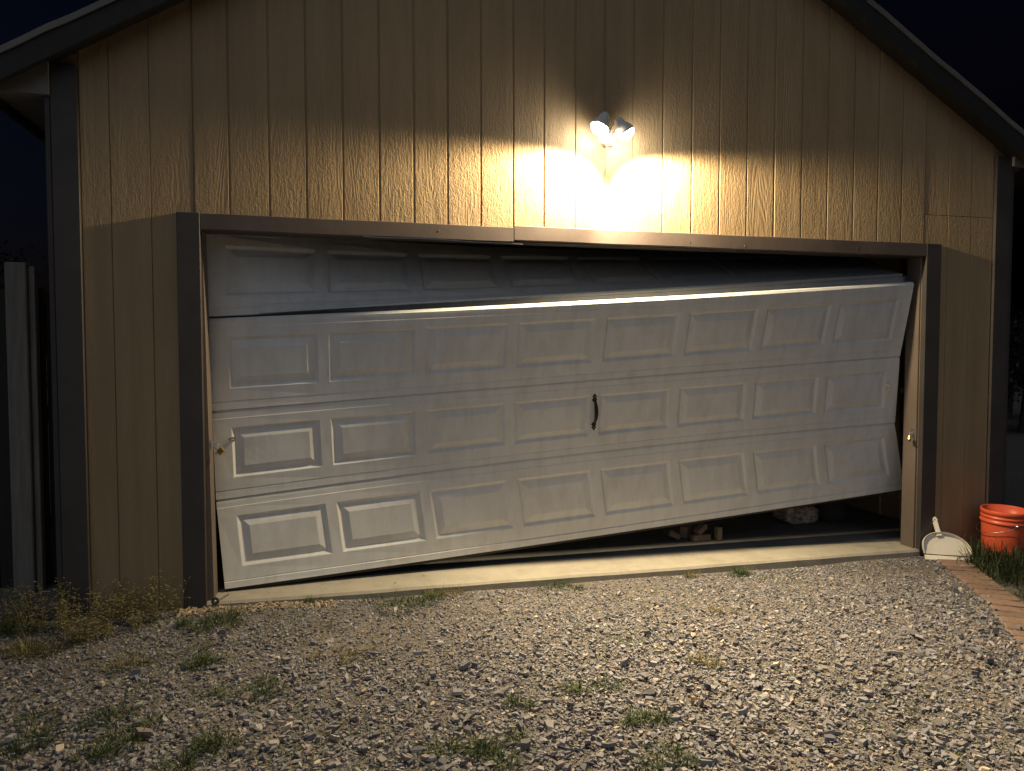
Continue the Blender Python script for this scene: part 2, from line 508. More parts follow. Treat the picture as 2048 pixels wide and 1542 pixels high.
# roof slopes, rake fascias with pale drip edge, soffits and eave returns
OH = -0.12
for side in (-1, 1):
    xe = -ED - 0.02 if side < 0 else 4.88 + ED + 0.02
    th = 0.07
    p = [(xe, roof_z(xe)), (APX, APZ), (APX, APZ - th), (xe, roof_z(xe) - th)]
    if side > 0: p = p[::-1]
    MB().prism(p, 6.9, (0, OH + 0.03, 0.0)).build('roof', M_SHINGLE, garage)
    fh = 0.135
    p = [(xe, roof_z(xe) - 0.012), (APX, APZ - 0.012), (APX, APZ - fh), (xe, roof_z(xe) - fh)]
    if side > 0: p = p[::-1]
    MB().prism(p, 0.028, (0, OH, 0.0)).build('rake_fascia', M_FASCIA, garage)
    # underside of the rake overhang
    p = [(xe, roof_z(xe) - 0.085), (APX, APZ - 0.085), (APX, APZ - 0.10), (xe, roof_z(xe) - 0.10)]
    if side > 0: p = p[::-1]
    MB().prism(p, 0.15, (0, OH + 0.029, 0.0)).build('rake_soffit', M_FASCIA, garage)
    # drip edge: slightly wavy metal strip in two lengths
    for (u0, u1) in ((0.0, 0.47), (0.475, 1.0)):
        b = MB(); n = 14; vs = []
        for k in range(n + 1):
            u = u0 + (u1 - u0) * k / n
            x = xe + (APX - xe) * u
            wz = 0.0035 * math.sin(u * 31 + side) + 0.002 * math.sin(u * 77)
            z = roof_z(x) + wz
            vs += [(x, OH - 0.012, z - 0.012), (x, OH - 0.014, z + 0.022), (x, OH + 0.10, z + 0.026), (x, OH + 0.10, z + 0.004)]
        fs = []
        for k in range(n):
            for q in range(4):
                a = k * 4 + q; c = k * 4 + (q + 1) % 4
                fs.append((a, a + 4, c + 4, c))
        fs += [(0, 1, 2, 3), tuple(n * 4 + q for q in (3, 2, 1, 0))]
        b.add(vs, fs).build('drip_edge', M_DRIP, garage)
    xw = XL if side < 0 else XR
    xo = -ED if side < 0 else 4.88 + ED
    zs = 2.82
    # eave soffit and return
    lo, hi = min(xw, xo), max(xw, xo)
    MB().box((lo, 0.012, zs), (hi, 6.5, zs + 0.012)).build('eave_soffit', M_SOFFIT, garage)
    MB().box((xo - 0.012, 0.012, zs - 0.05), (xo + 0.012, 6.5, zs + 0.10)).build('eave_fascia', M_FASCIA, garage)
    zi, zo = roof_z(xw) - 0.075, max(roof_z(xo) - 0.075, zs + 0.014)
    p = [(lo, zs + 0.0), (hi, zs + 0.0)]
    p += [(hi, zi), (lo, zo)] if side < 0 else [(hi, zo), (lo, zi)]
    MB().prism(p, 0.02, (0, -0.012, 0)).build('eave_return', M_SOFFIT, garage)

# corner boards, door casing, jambs
zc = roof_z(XL) - 0.10
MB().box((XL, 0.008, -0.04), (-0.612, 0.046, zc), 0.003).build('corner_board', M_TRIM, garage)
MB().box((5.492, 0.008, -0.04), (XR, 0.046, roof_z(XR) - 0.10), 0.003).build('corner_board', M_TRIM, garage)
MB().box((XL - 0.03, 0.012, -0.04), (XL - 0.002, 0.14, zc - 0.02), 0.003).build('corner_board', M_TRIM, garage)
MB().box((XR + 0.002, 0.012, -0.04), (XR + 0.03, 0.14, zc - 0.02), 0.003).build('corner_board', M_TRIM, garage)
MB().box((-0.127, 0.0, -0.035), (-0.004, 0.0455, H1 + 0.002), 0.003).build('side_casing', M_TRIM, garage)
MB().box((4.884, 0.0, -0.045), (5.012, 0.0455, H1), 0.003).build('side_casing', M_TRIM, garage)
# header: two boards with an open butt joint; the left one sags a touch
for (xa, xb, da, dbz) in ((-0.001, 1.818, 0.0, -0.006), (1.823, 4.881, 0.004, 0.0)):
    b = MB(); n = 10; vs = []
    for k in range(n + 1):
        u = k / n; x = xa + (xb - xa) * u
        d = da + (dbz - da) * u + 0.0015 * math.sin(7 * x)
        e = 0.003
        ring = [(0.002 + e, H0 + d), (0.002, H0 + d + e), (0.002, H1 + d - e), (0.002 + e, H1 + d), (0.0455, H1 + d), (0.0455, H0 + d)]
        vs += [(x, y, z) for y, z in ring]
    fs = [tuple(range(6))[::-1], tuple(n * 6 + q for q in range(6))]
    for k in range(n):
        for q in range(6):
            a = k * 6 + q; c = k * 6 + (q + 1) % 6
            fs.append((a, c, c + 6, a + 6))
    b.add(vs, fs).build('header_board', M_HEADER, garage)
# loosened metal flashing strip under the left header board
b = MB(); vs = []; n = 16
for k in range(n + 1):
    u = k / n; x = 0.9 + 0.98 * u
    z = H0 - 0.004 - 0.014 * u * u - 0.002 * math.sin(12 * u)
    vs += [(x, 0.006, z), (x, 0.05, z + 0.004), (x, 0.05, z + 0.002), (x, 0.006, z - 0.003)]
fs = []
for k in range(n):
    for q in range(4):
        a = k * 4 + q; c = k * 4 + (q + 1) % 4
        fs.append((a, a + 4, c + 4, c))
b.add(vs, fs).build('header_flashing', M_STEEL, garage)
# jambs (left one kicked inward at its foot)
def jamb(face_top, face_bot, back, yb, name='door_jamb'):
    t, bt = face_top, face_bot
    vs = [(t, 0.047, H0 - 0.001), (t, yb, H0 - 0.001), (bt, 0.047, 0.001), (bt, yb, 0.001),
          (back, 0.047, H0 - 0.001), (back, yb, H0 - 0.001), (back, 0.047, 0.001), (back, yb, 0.001)]
    fs = [(0, 1, 3, 2), (4, 6, 7, 5), (0, 2, 6, 4), (1, 5, 7, 3), (0, 4, 5, 1), (2, 3, 7, 6)]
    return mesh_obj(name, vs, fs, M_JAMB, garage)
jamb(0.000, 0.030, -0.011, 0.200)
jamb(4.874, 4.868, 4.891, 0.172)
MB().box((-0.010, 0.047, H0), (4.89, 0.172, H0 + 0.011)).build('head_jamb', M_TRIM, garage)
# bright nail heads on the header
for (x, z) in ((3.422, 2.160), (3.016, 2.171), (1.35, 2.18), (4.3, 2.175)):
    MB().lathe([(0.0001, 0.002), (0.004, 0.0015), (0.0045, 0.0)], 8, frame((x, 0.0015, z), (0, -1, 0))).build('nail', M_STEEL, garage)

# ------------------------------------------------------------------ flood light with two heads
LPOS = Vector((2.330, -0.138, 2.830)); LDIR = Vector((-0.425, -0.07, -0.903)).normalized()
RPOS = Vector((2.495, -0.140, 2.810)); RDIR = Vector((0.545, -0.020, -0.839)).normalized()
fl = empty('flood_light', (2.43, 0.03, 2.80))
tag(fl, 'lit two-headed white flood light on the wall above the door', 'light')
bc = Vector((2.43, 0.0, 2.815))
MB().lathe([(0.0001, 0.034), (0.030, 0.033), (0.046, 0.026), (0.052, 0.012), (0.053, 0.0), (0.053, -0.03)], 28,
           frame((bc.x, 0.0, bc.z), (0, -1, 0))).build('base_plate', M_WHITEPLASTIC, fl, True)
b = MB(); b.box((bc.x - 0.022, -0.085, bc.z - 0.075), (bc.x + 0.022, -0.03, bc.z - 0.022), 0.006)
sn = b.build('motion_sensor', M_WHITEPLASTIC, fl)
for P, D, pw, ang in ((LPOS, LDIR, (275.0, 230.0), 138.0), (RPOS, RDIR, (275.0, 230.0), 126.0)):
    M = frame(P, D)
    hd = MB().lathe([(0.0001, -0.100), (0.020, -0.098), (0.030, -0.080), (0.034, -0.055), (0.050, -0.032), (0.059, -0.012), (0.061, 0.004),
                     (0.058, 0.004), (0.056, -0.006), (0.0001, -0.008)], 28, M).build('lamp_head', M_WHITEPLASTIC, fl, True)
    MB().lathe([(0.0001, 0.046), (0.018, 0.044), (0.034, 0.037), (0.046, 0.026), (0.054, 0.012), (0.057, -0.003)], 28, M).build('lens', M_LENS, hd, True)
    neck = P - D * 0.075
    MB().tube([bc + Vector(((P.x - bc.x) * 0.25, -0.015, 0.0)), (bc + neck) / 2 + Vector((0, -0.01, 0.012)), neck], 0.011, 10).build('swivel_arm', M_WHITEPLASTIC, fl, True)
    # the head throws a wide spill with a stronger central beam
    D2 = (D + Vector((0.20 if D.x < 0 else -0.22, -0.46, 0.0))).normalized()
    for e_, a_, bl, ax in ((pw[0], ang, 0.42, D), (pw[1], 92.0, 1.0, D2)):
        ld = bpy.data.lights.new('flood_beam', 'SPOT')
        ld.energy = e_
        ld.color = (1.0, 0.775, 0.455)
        ld.spot_size = R(a_)
        ld.spot_blend = bl
        ld.shadow_soft_size = 0.035
        lo = bpy.data.objects.new('flood_beam', ld)
        link(lo, fl)
        lo.matrix_parent_inverse = Matrix.Translation(-Vector(fl.location))
        lo.location = P + D * 0.085
        lo.rotation_euler = ax.to_track_quat('-Z', 'Y').to_euler()
pts = [(bc.x + 0.030, -0.03, bc.z - 0.05)]
for k in range(9):
    a = k / 8
    pts.append((bc.x + 0.034 - 0.03 * a, -0.04 + 0.03 * a, bc.z - 0.06 - 0.045 * math.sin(a * 2.2)))
MB().tube(pts, 0.0022, 6).build('cable', M_WHITEPLASTIC, fl)

# ------------------------------------------------------------------ broken garage door
LJ = [Vector((0.004, 0.220, 1.645)), Vector((0.009, 0.240, 1.092)), Vector((0.023, 0.240, 0.552)), Vector((0.072, 0.190, 0.020))]
RJ = [Vector((4.833, 0.055, 1.952)), Vector((4.824, 0.170, 1.418)), Vector((4.872, 0.260, 0.912)), Vector((5.056, 0.360, 0.376))]
MJ = [(0.495, Vector((2.393, 0.012, 1.771))), (0.464, Vector((2.241, 0.160, 1.250))), (0.503, Vector((2.463, 0.280, 0.764))), (0.495, Vector((2.540, 0.380, 0.156)))]
def bow_of(L_, R_, um, M_):
    return (M_ - (L_ * (1 - um) + R_ * um)) / (4 * um * (1 - um))
BOW = [bow_of(LJ[k], RJ[k], *MJ[k]) for k in range(4)]
for b_ in BOW: b_.x = 0.0
T1L, T1R = Vector((-0.016, 0.260, 2.20)), Vector((4.90, 0.95, 2.32))
B1L, B1R = Vector((-0.007, 0.225, 1.657)), Vector((4.936, 0.215, 2.010))
door = empty('garage_door', (2.44, 0.13, 0.0))
tag(door, 'white four-section panelled garage door knocked crooked, raised at its right end', 'garage door')
SAG = [0.020, 0.0, 0.0, 0.0]

class Section:
    def __init__(s, tl, tr, bl, br, bow0=Vector(), bow1=Vector(), dents=()):
        s.c = (tl, tr, bl, br); s.bow = (bow0, bow1); s.dents = dents
        s.w = (tr - tl).length; s.h = (bl - tl).length
    def P(s, u, t, n=0.0):
        tl, tr, bl, br = s.c
        p = (tl * (1 - u) + tr * u) * (1 - t) + (bl * (1 - u) + br * u) * t
        p = p + (s.bow[0] * (1 - t) + s.bow[1] * t) * (4 * u * (1 - u))
        a = (tl * (1 - u) + tr * u) + s.bow[0] * (4 * u * (1 - u)); b_ = (bl * (1 - u) + br * u) + s.bow[1] * (4 * u * (1 - u))
        N = (b_ - a).cross(tr - tl).normalized()
        if N.y > 0: N = -N
        for (du, dt, ru, rt_, amp) in s.dents:
            n = n + amp * math.exp(-((u - du) / ru) ** 2 - ((t - dt) / rt_) ** 2)
        return p + N * n

NP = 8
def make_section(sec, first=False, last=False):
    Wd = sec.w; Hd = 0.533
    mg, gp = 0.105, 0.064
    pw = (Wd - 2 * mg - (NP - 1) * gp) / NP
    ub = [0.0]
    for k in range(NP):
        a = (mg + k * (pw + gp)) / Wd
        ub += [a, a + pw / Wd]
    ub.append(1.0)
    PT, PB = 0.205, 0.775
    tb = [(0.0, -0.014), (0.010, -0.010), (0.026, -0.003), (0.050, -0.002), (0.095, -0.002), (0.103, 0.0), (PT, 0.0), (PB, 0.0), (0.905, 0.0), (0.915, -0.004), (0.925, -0.001), (1.0, 0.001)]
    if last: tb = tb[:8] + [(0.915, 0.0), (0.925, -0.004), (0.932, 0.004), (1.0, 0.006)]
    vs = []; fs = []
    nu = len(ub); ntb = len(tb)
    for (t, n) in tb:
        for u in ub: vs.append(sec.P(u, t, n))
    for j in range(ntb - 1):
        for i in range(nu - 1):
            if abs(tb[j][0] - PT) < 1e-6 and i % 2 == 1: continue
            a = j * nu + i
            fs.append((a, a + nu, a + nu + 1, a + 1))
    # edges and back skin
    th = -0.045
    k0 = len(vs)
    for (t, n) in tb:
        for u in ub: vs.append(sec.P(u, t, th))
    for j in range(ntb - 1):
        for i in range(nu - 1):
            a = k0 + j * nu + i
            fs.append((a, a + 1, a + nu + 1, a + nu))
    for i in range(nu - 1):
        fs.append((i, i + 1, k0 + i + 1, k0 + i))
        a = (ntb - 1) * nu + i
        fs.append((a, k0 + a, k0 + a + 1, a + 1))
    for j in range(ntb - 1):
        a = j * nu
        fs.append((a, k0 + a, k0 + a + nu, a + nu))
        a = j * nu + nu - 1
        fs.append((a, a + nu, k0 + a + nu, k0 + a))
    so_ = mesh_obj('door_section', vs, fs, M_DOOR, door)
    # embossed panels
    for k in range(NP):
        u0, u1 = ub[1 + 2 * k], ub[2 + 2 * k]
        prof = [(0.0, 0.0), (0.004, -0.002), (0.018, -0.013), (0.023, -0.0135), (0.028, -0.012), (0.064, -0.001), (0.068, 0.0)]
        vs = []; fs = []
        for (ins, n) in prof:
            du, dt = ins / Wd, ins / Hd
            for (u, t) in ((u0 + du, PT + dt), (u0 + du, PB - dt), (u1 - du, PB - dt), (u1 - du, PT + dt)):
                vs.append(sec.P(u, t, n))
        for r in range(len(prof) - 1):
            for q in range(4):
                fs.append((r * 4 + q, r * 4 + 4 + q, r * 4 + 4 + (q + 1) % 4, r * 4 + (q + 1) % 4))
        ins, n = prof[-1]; du, dt = ins / Wd, ins / Hd
        a0, a1, c0, c1 = u0 + du, u1 - du, PT + dt, PB - dt
        k0 = len(vs)
        for q in range(4):
            for r in range(7): vs.append(sec.P(a0 + (a1 - a0) * r / 6, c0 + (c1 - c0) * q / 3, n))
        for q in range(3):
            for r in range(6):
                a = k0 + q * 7 + r
                fs.append((a, a + 7, a + 8, a + 1))
        o = mesh_obj('raised_panel', vs, fs, M_DOOR, so_)
        o.matrix_parent_inverse = Matrix.Identity(4)
    return so_, ub

def fix_child(o):
    pass

secs = [Section(T1L, T1R, B1L, B1R, Vector((0, 0.26, -0.03)), Vector((0, 0.02, -0.010))),
        Section(LJ[0], RJ[0], LJ[1], RJ[1], BOW[0], BOW[1]),
        Section(LJ[1], RJ[1], LJ[2], RJ[2], BOW[1], BOW[2], dents=((0.03, 0.42, 0.02, 0.2, -0.006), (0.70, 0.5, 0.018, 0.16, -0.004))),
        Section(LJ[2], RJ[2], LJ[3], RJ[3], BOW[2], BOW[3], dents=((0.95, 0.15, 0.05, 0.35, -0.012), (0.955, 0.42, 0.012, 0.10, -0.007), (0.36, 0.62, 0.02, 0.2, -0.004)))]
for k, sc in enumerate(secs):
    so_, UB = make_section(sc, k == 0, k == 3)
# rail along the foot of the top section, seen over the second section
b = MB(); vs = []; n = 24; sec = secs[0]
for k in range(n + 1):
    u = 0.06 + (0.985 - 0.06) * k / n
    vs += [sec.P(u, 0.985, 0.028), sec.P(u, 0.90, 0.012), sec.P(u, 0.885, 0.004), sec.P(u, 1.0, 0.004), sec.P(u, 1.005, 0.022)]
fs = [(0, 1, 2, 3, 4), tuple(n * 5 + q for q in (4, 3, 2, 1, 0))]
for k in range(n):
    for q in range(5):
        a = k * 5 + q; c = k * 5 + (q + 1) % 5
        fs.append((a, a + 5, c + 5, c))
b.add(vs, fs).build('stiffener_rail', M_DOOR, door)
# rubber sweep under the bottom section
b = MB(); vs = []; n = 24; sec = secs[3]
for k in range(n + 1):
    u = k / n
    vs += [sec.P(u, 1.003, -0.006), sec.P(u, 1.04, -0.012), sec.P(u, 1.045, -0.030), sec.P(u, 1.003, -0.040)]
fs = []
for k in range(n):
    for q in range(4):
        a = k * 4 + q; c = k * 4 + (q + 1) % 4
        fs.append((a, c, c + 4, a + 4))
b.add(vs, fs).build('bottom_seal', M_RUBBER, door)
# black ornamental pull handle on the third section
sec = secs[2]
uh = UB[8] + (UB[9] - UB[8]) * 0.5
hc = sec.P(uh, 0.44, 0.0)
Mh = Matrix.Identity(4)
hx = (sec.P(uh + 0.01, 0.45, 0) - sec.P(uh - 0.01, 0.45, 0)).normalized()
hy = (sec.P(uh, 0.3, 0) - sec.P(uh, 0.6, 0)).normalized()
hz = hx.cross(hy).normalized()
Mh = Matrix((hx, hy, hz)).transposed().to_4x4(); Mh.translation = hc
def spade(sy):
    out = [(0, 0.132), (0.008, 0.118), (0.013, 0.108), (0.009, 0.103), (0.006, 0.100), (0.011, 0.094), (0.015, 0.087), (0.010, 0.079), (0.006, 0.072)]
    out = [(x * 1.3, y) for x, y in out]
    pts = out + [(-x, y) for x, y in out[::-1] if x > 0]
    return [(x, sy * y) for x, y in pts]
def plate(b, pts, t, M, flip):
    n = len(pts)
    vs = [M @ Vector((x, y, 0.0)) for x, y in pts] + [M @ Vector((x * 0.9, y, t)) for x, y in pts]
    fs = [list(range(n, 2 * n))] + [(k, (k + 1) % n, n + (k + 1) % n, n + k) for k in range(n)]
    b.add(vs, fs)
b = MB()
plate(b, spade(1), 0.004, Mh, False); plate(b, spade(-1), 0.004, Mh, True)
pts = []; rs = []
for k in range(15):
    a = k / 14
    pts.append(Mh @ Vector((0.0, 0.085 - 0.170 * a, 0.004 + 0.040 * max(0.0, math.sin(math.pi * a)) ** 0.75)))
    rs.append(0.0075 + 0.0060 * math.sin(math.pi * min(1, a * 1.15)) ** 1)
b.tube(pts, rs, 10)
hnd = b.build('pull_handle', M_BLACK, door)
for (x, y) in ((0, 0.111), (0, 0.088), (0, -0.111), (0, -0.088)):
    bolt = MB().lathe([(0.0001, 0.004), (0.0028, 0.0032), (0.004, 0.0)], 8, Mh @ Matrix.Translation((x, y, 0.004))).build('bolt', M_STEEL, hnd)
    bolt.matrix_parent_inverse = Matrix.Identity(4)
# bright lock-bar plates at both ends of the third section
def lock_plate(sec, u, t):
    c = sec.P(u, t, 0.0)
    ax = (sec.P(u + 0.01, t, 0) - sec.P(u - 0.01, t, 0)).normalized()
    ay = (sec.P(u, t - 0.1, 0) - sec.P(u, t + 0.1, 0)).normalized()
    M = Matrix((ax, ay, ax.cross(ay).normalized())).transposed().to_4x4(); M.translation = c
    b = MB()
    b.box((-0.018, -0.014, 0.0005), (0.018, 0.014, 0.003), 0.001, M)
    b.box((-0.006, -0.010, 0.003), (0.012, 0.003, 0.018), 0.003, M)
    b.box((-0.016, 0.006, 0.003), (-0.008, 0.012, 0.008), 0.001, M)
    b.build('lock_plate', M_CHROME, door)
lock_plate(secs[2], 0.022, 0.34)
lock_plate(secs[2], 0.982, 0.42)
# hinge-less creases: white end caps at both ends
# ------------------------------------------------------------------ hasps (on the jambs) and hanging padlocks
def hasp(c, nx):
    """staple on a jamb face, nx = direction off the face"""
    b = MB()
    x0, x1 = sorted((c[0], c[0] + nx * 0.004))
    b.box((x0, c[1] - 0.012, c[2] - 0.03), (x1, c[1] + 0.02, c[2] + 0.02), 0.001)
    b.tube([(c[0], c[1] - 0.008, c[2] + 0.008), (c[0] + nx * 0.022, c[1] - 0.008, c[2] + 0.008), (c[0] + nx * 0.026, c[1] - 0.004, c[2] - 0.002),
            (c[0] + nx * 0.022, c[1] - 0.002, c[2] - 0.010), (c[0], c[1] - 0.002, c[2] - 0.010)], 0.0035, 8)
    b.build('hasp_staple', M_CHROME, garage)
def padlock(at, yaw, roll, label):
    root = empty('padlock', at)
    tag(root, label, 'padlock', 'padlocks hanging open at the door jambs')
    M = Matrix.Translation(at) @ Matrix.Rotation(yaw, 4, 'Z') @ Matrix.Rotation(roll, 4, 'Y')
    MB().box((-0.020, -0.0075, -0.068), (0.020, 0.0075, -0.032), 0.003, M).build('lock_body', M_BRASS, root)
    pts = [M @ Vector((-0.013, 0, -0.034)), M @ Vector((-0.013, 0, -0.012))]
    for k in range(1, 8):
        a = math.pi * (1 - k / 8)
        pts.append(M @ Vector((0.013 * math.cos(a), 0, -0.012 + 0.013 * math.sin(a))))
    pts += [M @ Vector((0.013, 0, -0.012)), M @ Vector((0.013, 0, -0.020))]
    MB().tube(pts, 0.0035, 8).build('shackle', M_CHROME, root, True)
zl = 0.915
hasp((0.024, 0.075, zl), 1)
padlock((0.050, 0.062, zl - 0.004), R(-20), R(-40), 'brass padlock hanging open on the left door jamb')
hasp((4.871, 0.075, 0.865), -1)
padlock((4.842, 0.070, 0.858), R(35), R(28), 'brass padlock hanging on the right door jamb')

# vertical door tracks inside the opening and a loose roller at the left jamb
def track(x, side, bend, label):
    root = empty('door_track', (x, 0.25, 0.0))
    tag(root, label, 'track', 'vertical steel door tracks')
    b = MB(); vs = []; n = 20
    pr = [(0, 0.0), (side * 0.035, 0.0), (side * 0.035, 0.05), (side * 0.032, 0.05), (side * 0.032, 0.003), (0, 0.003)]
    for k in range(n + 1):
        z = 0.02 + 2.25 * k / n
        dx = bend * math.exp(-((z - 1.3) / 0.35) ** 2)
        vs += [(x + dx + p[0], 0.36 + 0.05 * k / n + p[1], z) for p in pr]
    fs = []
    for k in range(n):
        for q in range(6):
            a = k * 6 + q; c = k * 6 + (q + 1) % 6
            fs.append((a, c, c + 6, a + 6))
    b.add(vs, fs).build('rail', M_STEEL, root)
    for z in (0.3, 1.15, 1.95):
        MB().box((x + min(0, side * 0.05), 0.172, z - 0.02), (x + max(0, side * 0.05), 0.38 + 0.02 * z, z + 0.02)).build('bracket', M_STEEL, root)
track(5.035, 1, -0.012, 'grey steel door track in the dark gap beside the right jamb')
track(-0.075, -1, 0.0, 'grey steel door track behind the left jamb')

rl = empty('door_roller', (0.050, -0.012, 0.0))
tag(rl, 'small black roller wheel lying at the foot of the left jamb', 'roller')
Mr = frame((0.044, -0.008, 0.012), (0.1, -1, 0.25))
MB().lathe([(0.010, 0.006), (0.016, 0.008), (0.021, 0.006), (0.0225, 0.0), (0.021, -0.008), (0.010, -0.008)], 20, Mr).build('tyre', M_RUBBER, rl, True)
MB().lathe([(0.0001, 0.007), (0.006, 0.006), (0.0105, 0.003), (0.0105, -0.006), (0.0001, -0.007)], 14, Mr).build('hub', M_STEEL, rl)
MB().tube([(0.046, 0.002, 0.011), (0.075, 0.06, 0.008), (0.10, 0.13, 0.006)], 0.0045, 8).build('stem', M_STEEL, rl)

# ------------------------------------------------------------------ things inside, seen under the door
def scrap(loc, dims, rz, ry, label):
    M = Matrix.Translation(loc) @ Matrix.Rotation(rz, 4, 'Z') @ Matrix.Rotation(ry, 4, 'Y')
    b = MB(); b.box(tuple(-d / 2 for d in dims), tuple(d / 2 for d in dims), 0.002, M)
    o = b.build('wood_block', M_WOODBLOCK)
    tag(o, label, 'wood block', 'scrap wood blocks on the garage floor')
scrap((3.46, 0.64, 0.022), (0.150, 0.060, 0.042), R(12), 0, 'longest pale scrap wood block, lowest of the pile under the door')
scrap((3.47, 0.66, 0.081), (0.100, 0.055, 0.042), R(20), R(-28), 'tilted pale wood block lying across the top of the small pile')
scrap((3.60, 0.62, 0.050), (0.038, 0.050, 0.098), R(5), 0, 'upright wood block at the right end of the small pile')
scrap((3.27, 0.70, 0.040), (0.085, 0.05, 0.042), R(-15), R(25), 'tilted wood block at the left end of the small pile')
scrap((3.40, 0.76, 0.045), (0.11, 0.06, 0.088), R(40), 0, 'wood block at the back of the small pile')

bx = empty('paper_sack', (4.55, 1.0, 0.0))
tag(bx, 'white printed paper sack lying on the garage floor behind the raised door', 'sack')
m = NT('printed_paper')
n1 = m.noise(m.coord((9, 3, 14)), 1.6, 3.0, 0.6)
m.base(m.ramp(n1, [(0.46, (0.52, 0.48, 0.43)), (0.52, (0.30, 0.09, 0.05)), (0.57, (0.50, 0.46, 0.41)), (0.66, (0.12, 0.11, 0.12))]))
m.bump(m.noise(m.coord((1, 1, 1)), 14.0, 4.0, 0.6), 0.6, 0.01); m.rough(0.7)
M_PAPER = m.m
bm = bmesh.new(); bmesh.ops.create_cube(bm, size=1.0)
bmesh.ops.subdivide_edges(bm, edges=bm.edges[:], cuts=5, use_grid_fill=True)
for v in bm.verts:
    c = v.co; k = 1 - 0.35 * (abs(c.x * 2) ** 4)
    c.z *= k * (1 + 0.08 * math.sin(9 * c.x + 4 * c.y)); c.y *= 1 + 0.05 * math.sin(11 * c.x)
    v.co = Vector((4.55 + c.x * 0.30, 1.02 + c.y * 0.22, 0.075 + c.z * 0.14))
bm.verts.index_update()
mesh_obj('sack_body', [v.co for v in bm.verts], [[v.index for v in f.verts] for f in bm.faces], M_PAPER, bx, True)
bm.free()
tb_ = empty('tool_bag', (4.95, 1.0, 0.0))
tag(tb_, 'dark rounded fabric bag on the garage floor right of the white sack', 'bag')
MB().lathe([(0.0001, 0.0), (0.11, 0.0), (0.13, 0.04), (0.125, 0.12), (0.105, 0.19), (0.06, 0.225), (0.0001, 0.23)], 20, Matrix.Translation((4.90, 1.02, 0.0))).build(
    'bag_body', paint_mat('dark_canvas', (0.05, 0.045, 0.04), 0.25, 0.9, 0.6, 40.0), tb_, True)
MB().tube([(4.83, 0.92, 0.18), (4.84, 0.89, 0.25), (4.90, 0.89, 0.28), (4.96, 0.89, 0.25), (4.97, 0.92, 0.18)], 0.008, 8).build('bag_handle', M_RUBBER, tb_, True)
sp_ = empty('spring', (5.05, 0.62, 0.0))
tag(sp_, 'pale coiled spring hanging in the dark by the right jamb', 'spring')
pts = [(5.06 + 0.018 * math.cos(k * 0.9), 0.62 + 0.018 * math.sin(k * 0.9), 0.12 + 0.0028 * k) for k in range(95)]
MB().tube(pts, 0.0038, 6).build('coil', M_STEEL, sp_, True)
MB().tube([(5.06, 0.62, 0.386), (5.06, 0.62, 1.8)], 0.003, 6).build('cable', M_STEEL, sp_)

# ------------------------------------------------------------------ cream dustpan leaning on the wall
dp = empty('dustpan', (5.0, -0.14, -0.05))
tag(dp, 'cream plastic dustpan leaning handle-up against the wall', 'dustpan')
pa, pb = Vector((4.858, -0.075, -0.052)), Vector((5.150, -0.215, -0.056))
ux = (pb - pa).normalized(); mid = (pa + pb) / 2
uy = (Vector((5.02, 0.018, 0.235)) - mid); uy = (uy - ux * uy.dot(ux)).normalized()
uz = ux.cross(uy).normalized()
Md = Matrix((ux, uy, uz)).transposed().to_4x4(); Md.translation = mid
hw = (pb - pa).length / 2
def pan_outline(n=26):
    out = []
    for k in range(n + 1):
        a = math.pi * k / n
        x = hw * math.cos(a)
        y = 0.045 + 0.160 * max(0.0, math.sin(a)) ** 0.72
        out.append((x - 0.034 * (y - 0.045) / 0.16, y))
    return out
ol = pan_outline()
vs = []; fs = []
# floor of the pan, dished; raised rim round the back
N = len(ol)
rings = [(1.0, 0.030), (0.985, 0.034), (0.96, 0.030), (0.93, 0.006), (0.6, 0.0), (0.0, 0.0)]
for (q, h) in rings:
    for (x, y) in ol:
        yy = 0.045 + (y - 0.045) * q if q < 1 else y
        hh = h * min(1.0, 0.35 + (y - 0.045) / 0.09) if h > 0.01 else h
        vs.append(Md @ Vector((x * (q if q > 0 else 0.001) , yy, hh)))
for r in range(len(rings) - 1):
    for k in range(N - 1):
        fs.append((r * N + k, r * N + k + 1, (r + 1) * N + k + 1, (r + 1) * N + k))
# outside wall down to the back face
k0 = len(vs)
for (x, y) in ol: vs.append(Md @ Vector((x * 0.99, y, -0.004)))
for k in range(N - 1): fs.append((k, k0 + k, k0 + k + 1, k + 1))
b = MB().add(vs, fs)
b.add([Md @ Vector(p) for p in ((-hw, 0.045, 0), (hw, 0.045, 0), (hw, 0.045, -0.004), (-hw, 0.045, -0.004))], [(0, 1, 2, 3)])
n0 = [Md @ Vector((x * 0.99, y, -0.004)) for x, y in ol]
b.add(n0, [list(range(len(n0)))])
b.build('pan', M_CREAM, dp, False)
# sloped front lip
lp = [(-0.002, 0.0005), (-0.002, 0.020), (0.004, 0.021), (0.036, 0.008), (0.038, 0.0005)]
vs = [Md @ Vector((x_, y_, z_)) for x_ in (-hw * 0.985, hw * 0.995) for (y_, z_) in lp]
fs = [(0, 1, 2, 3, 4), (9, 8, 7, 6, 5)] + [(q, 5 + q, 5 + (q + 1) % 5, (q + 1) % 5) for q in range(5)]
MB().add(vs, fs).build('front_lip', M_CREAM, dp)
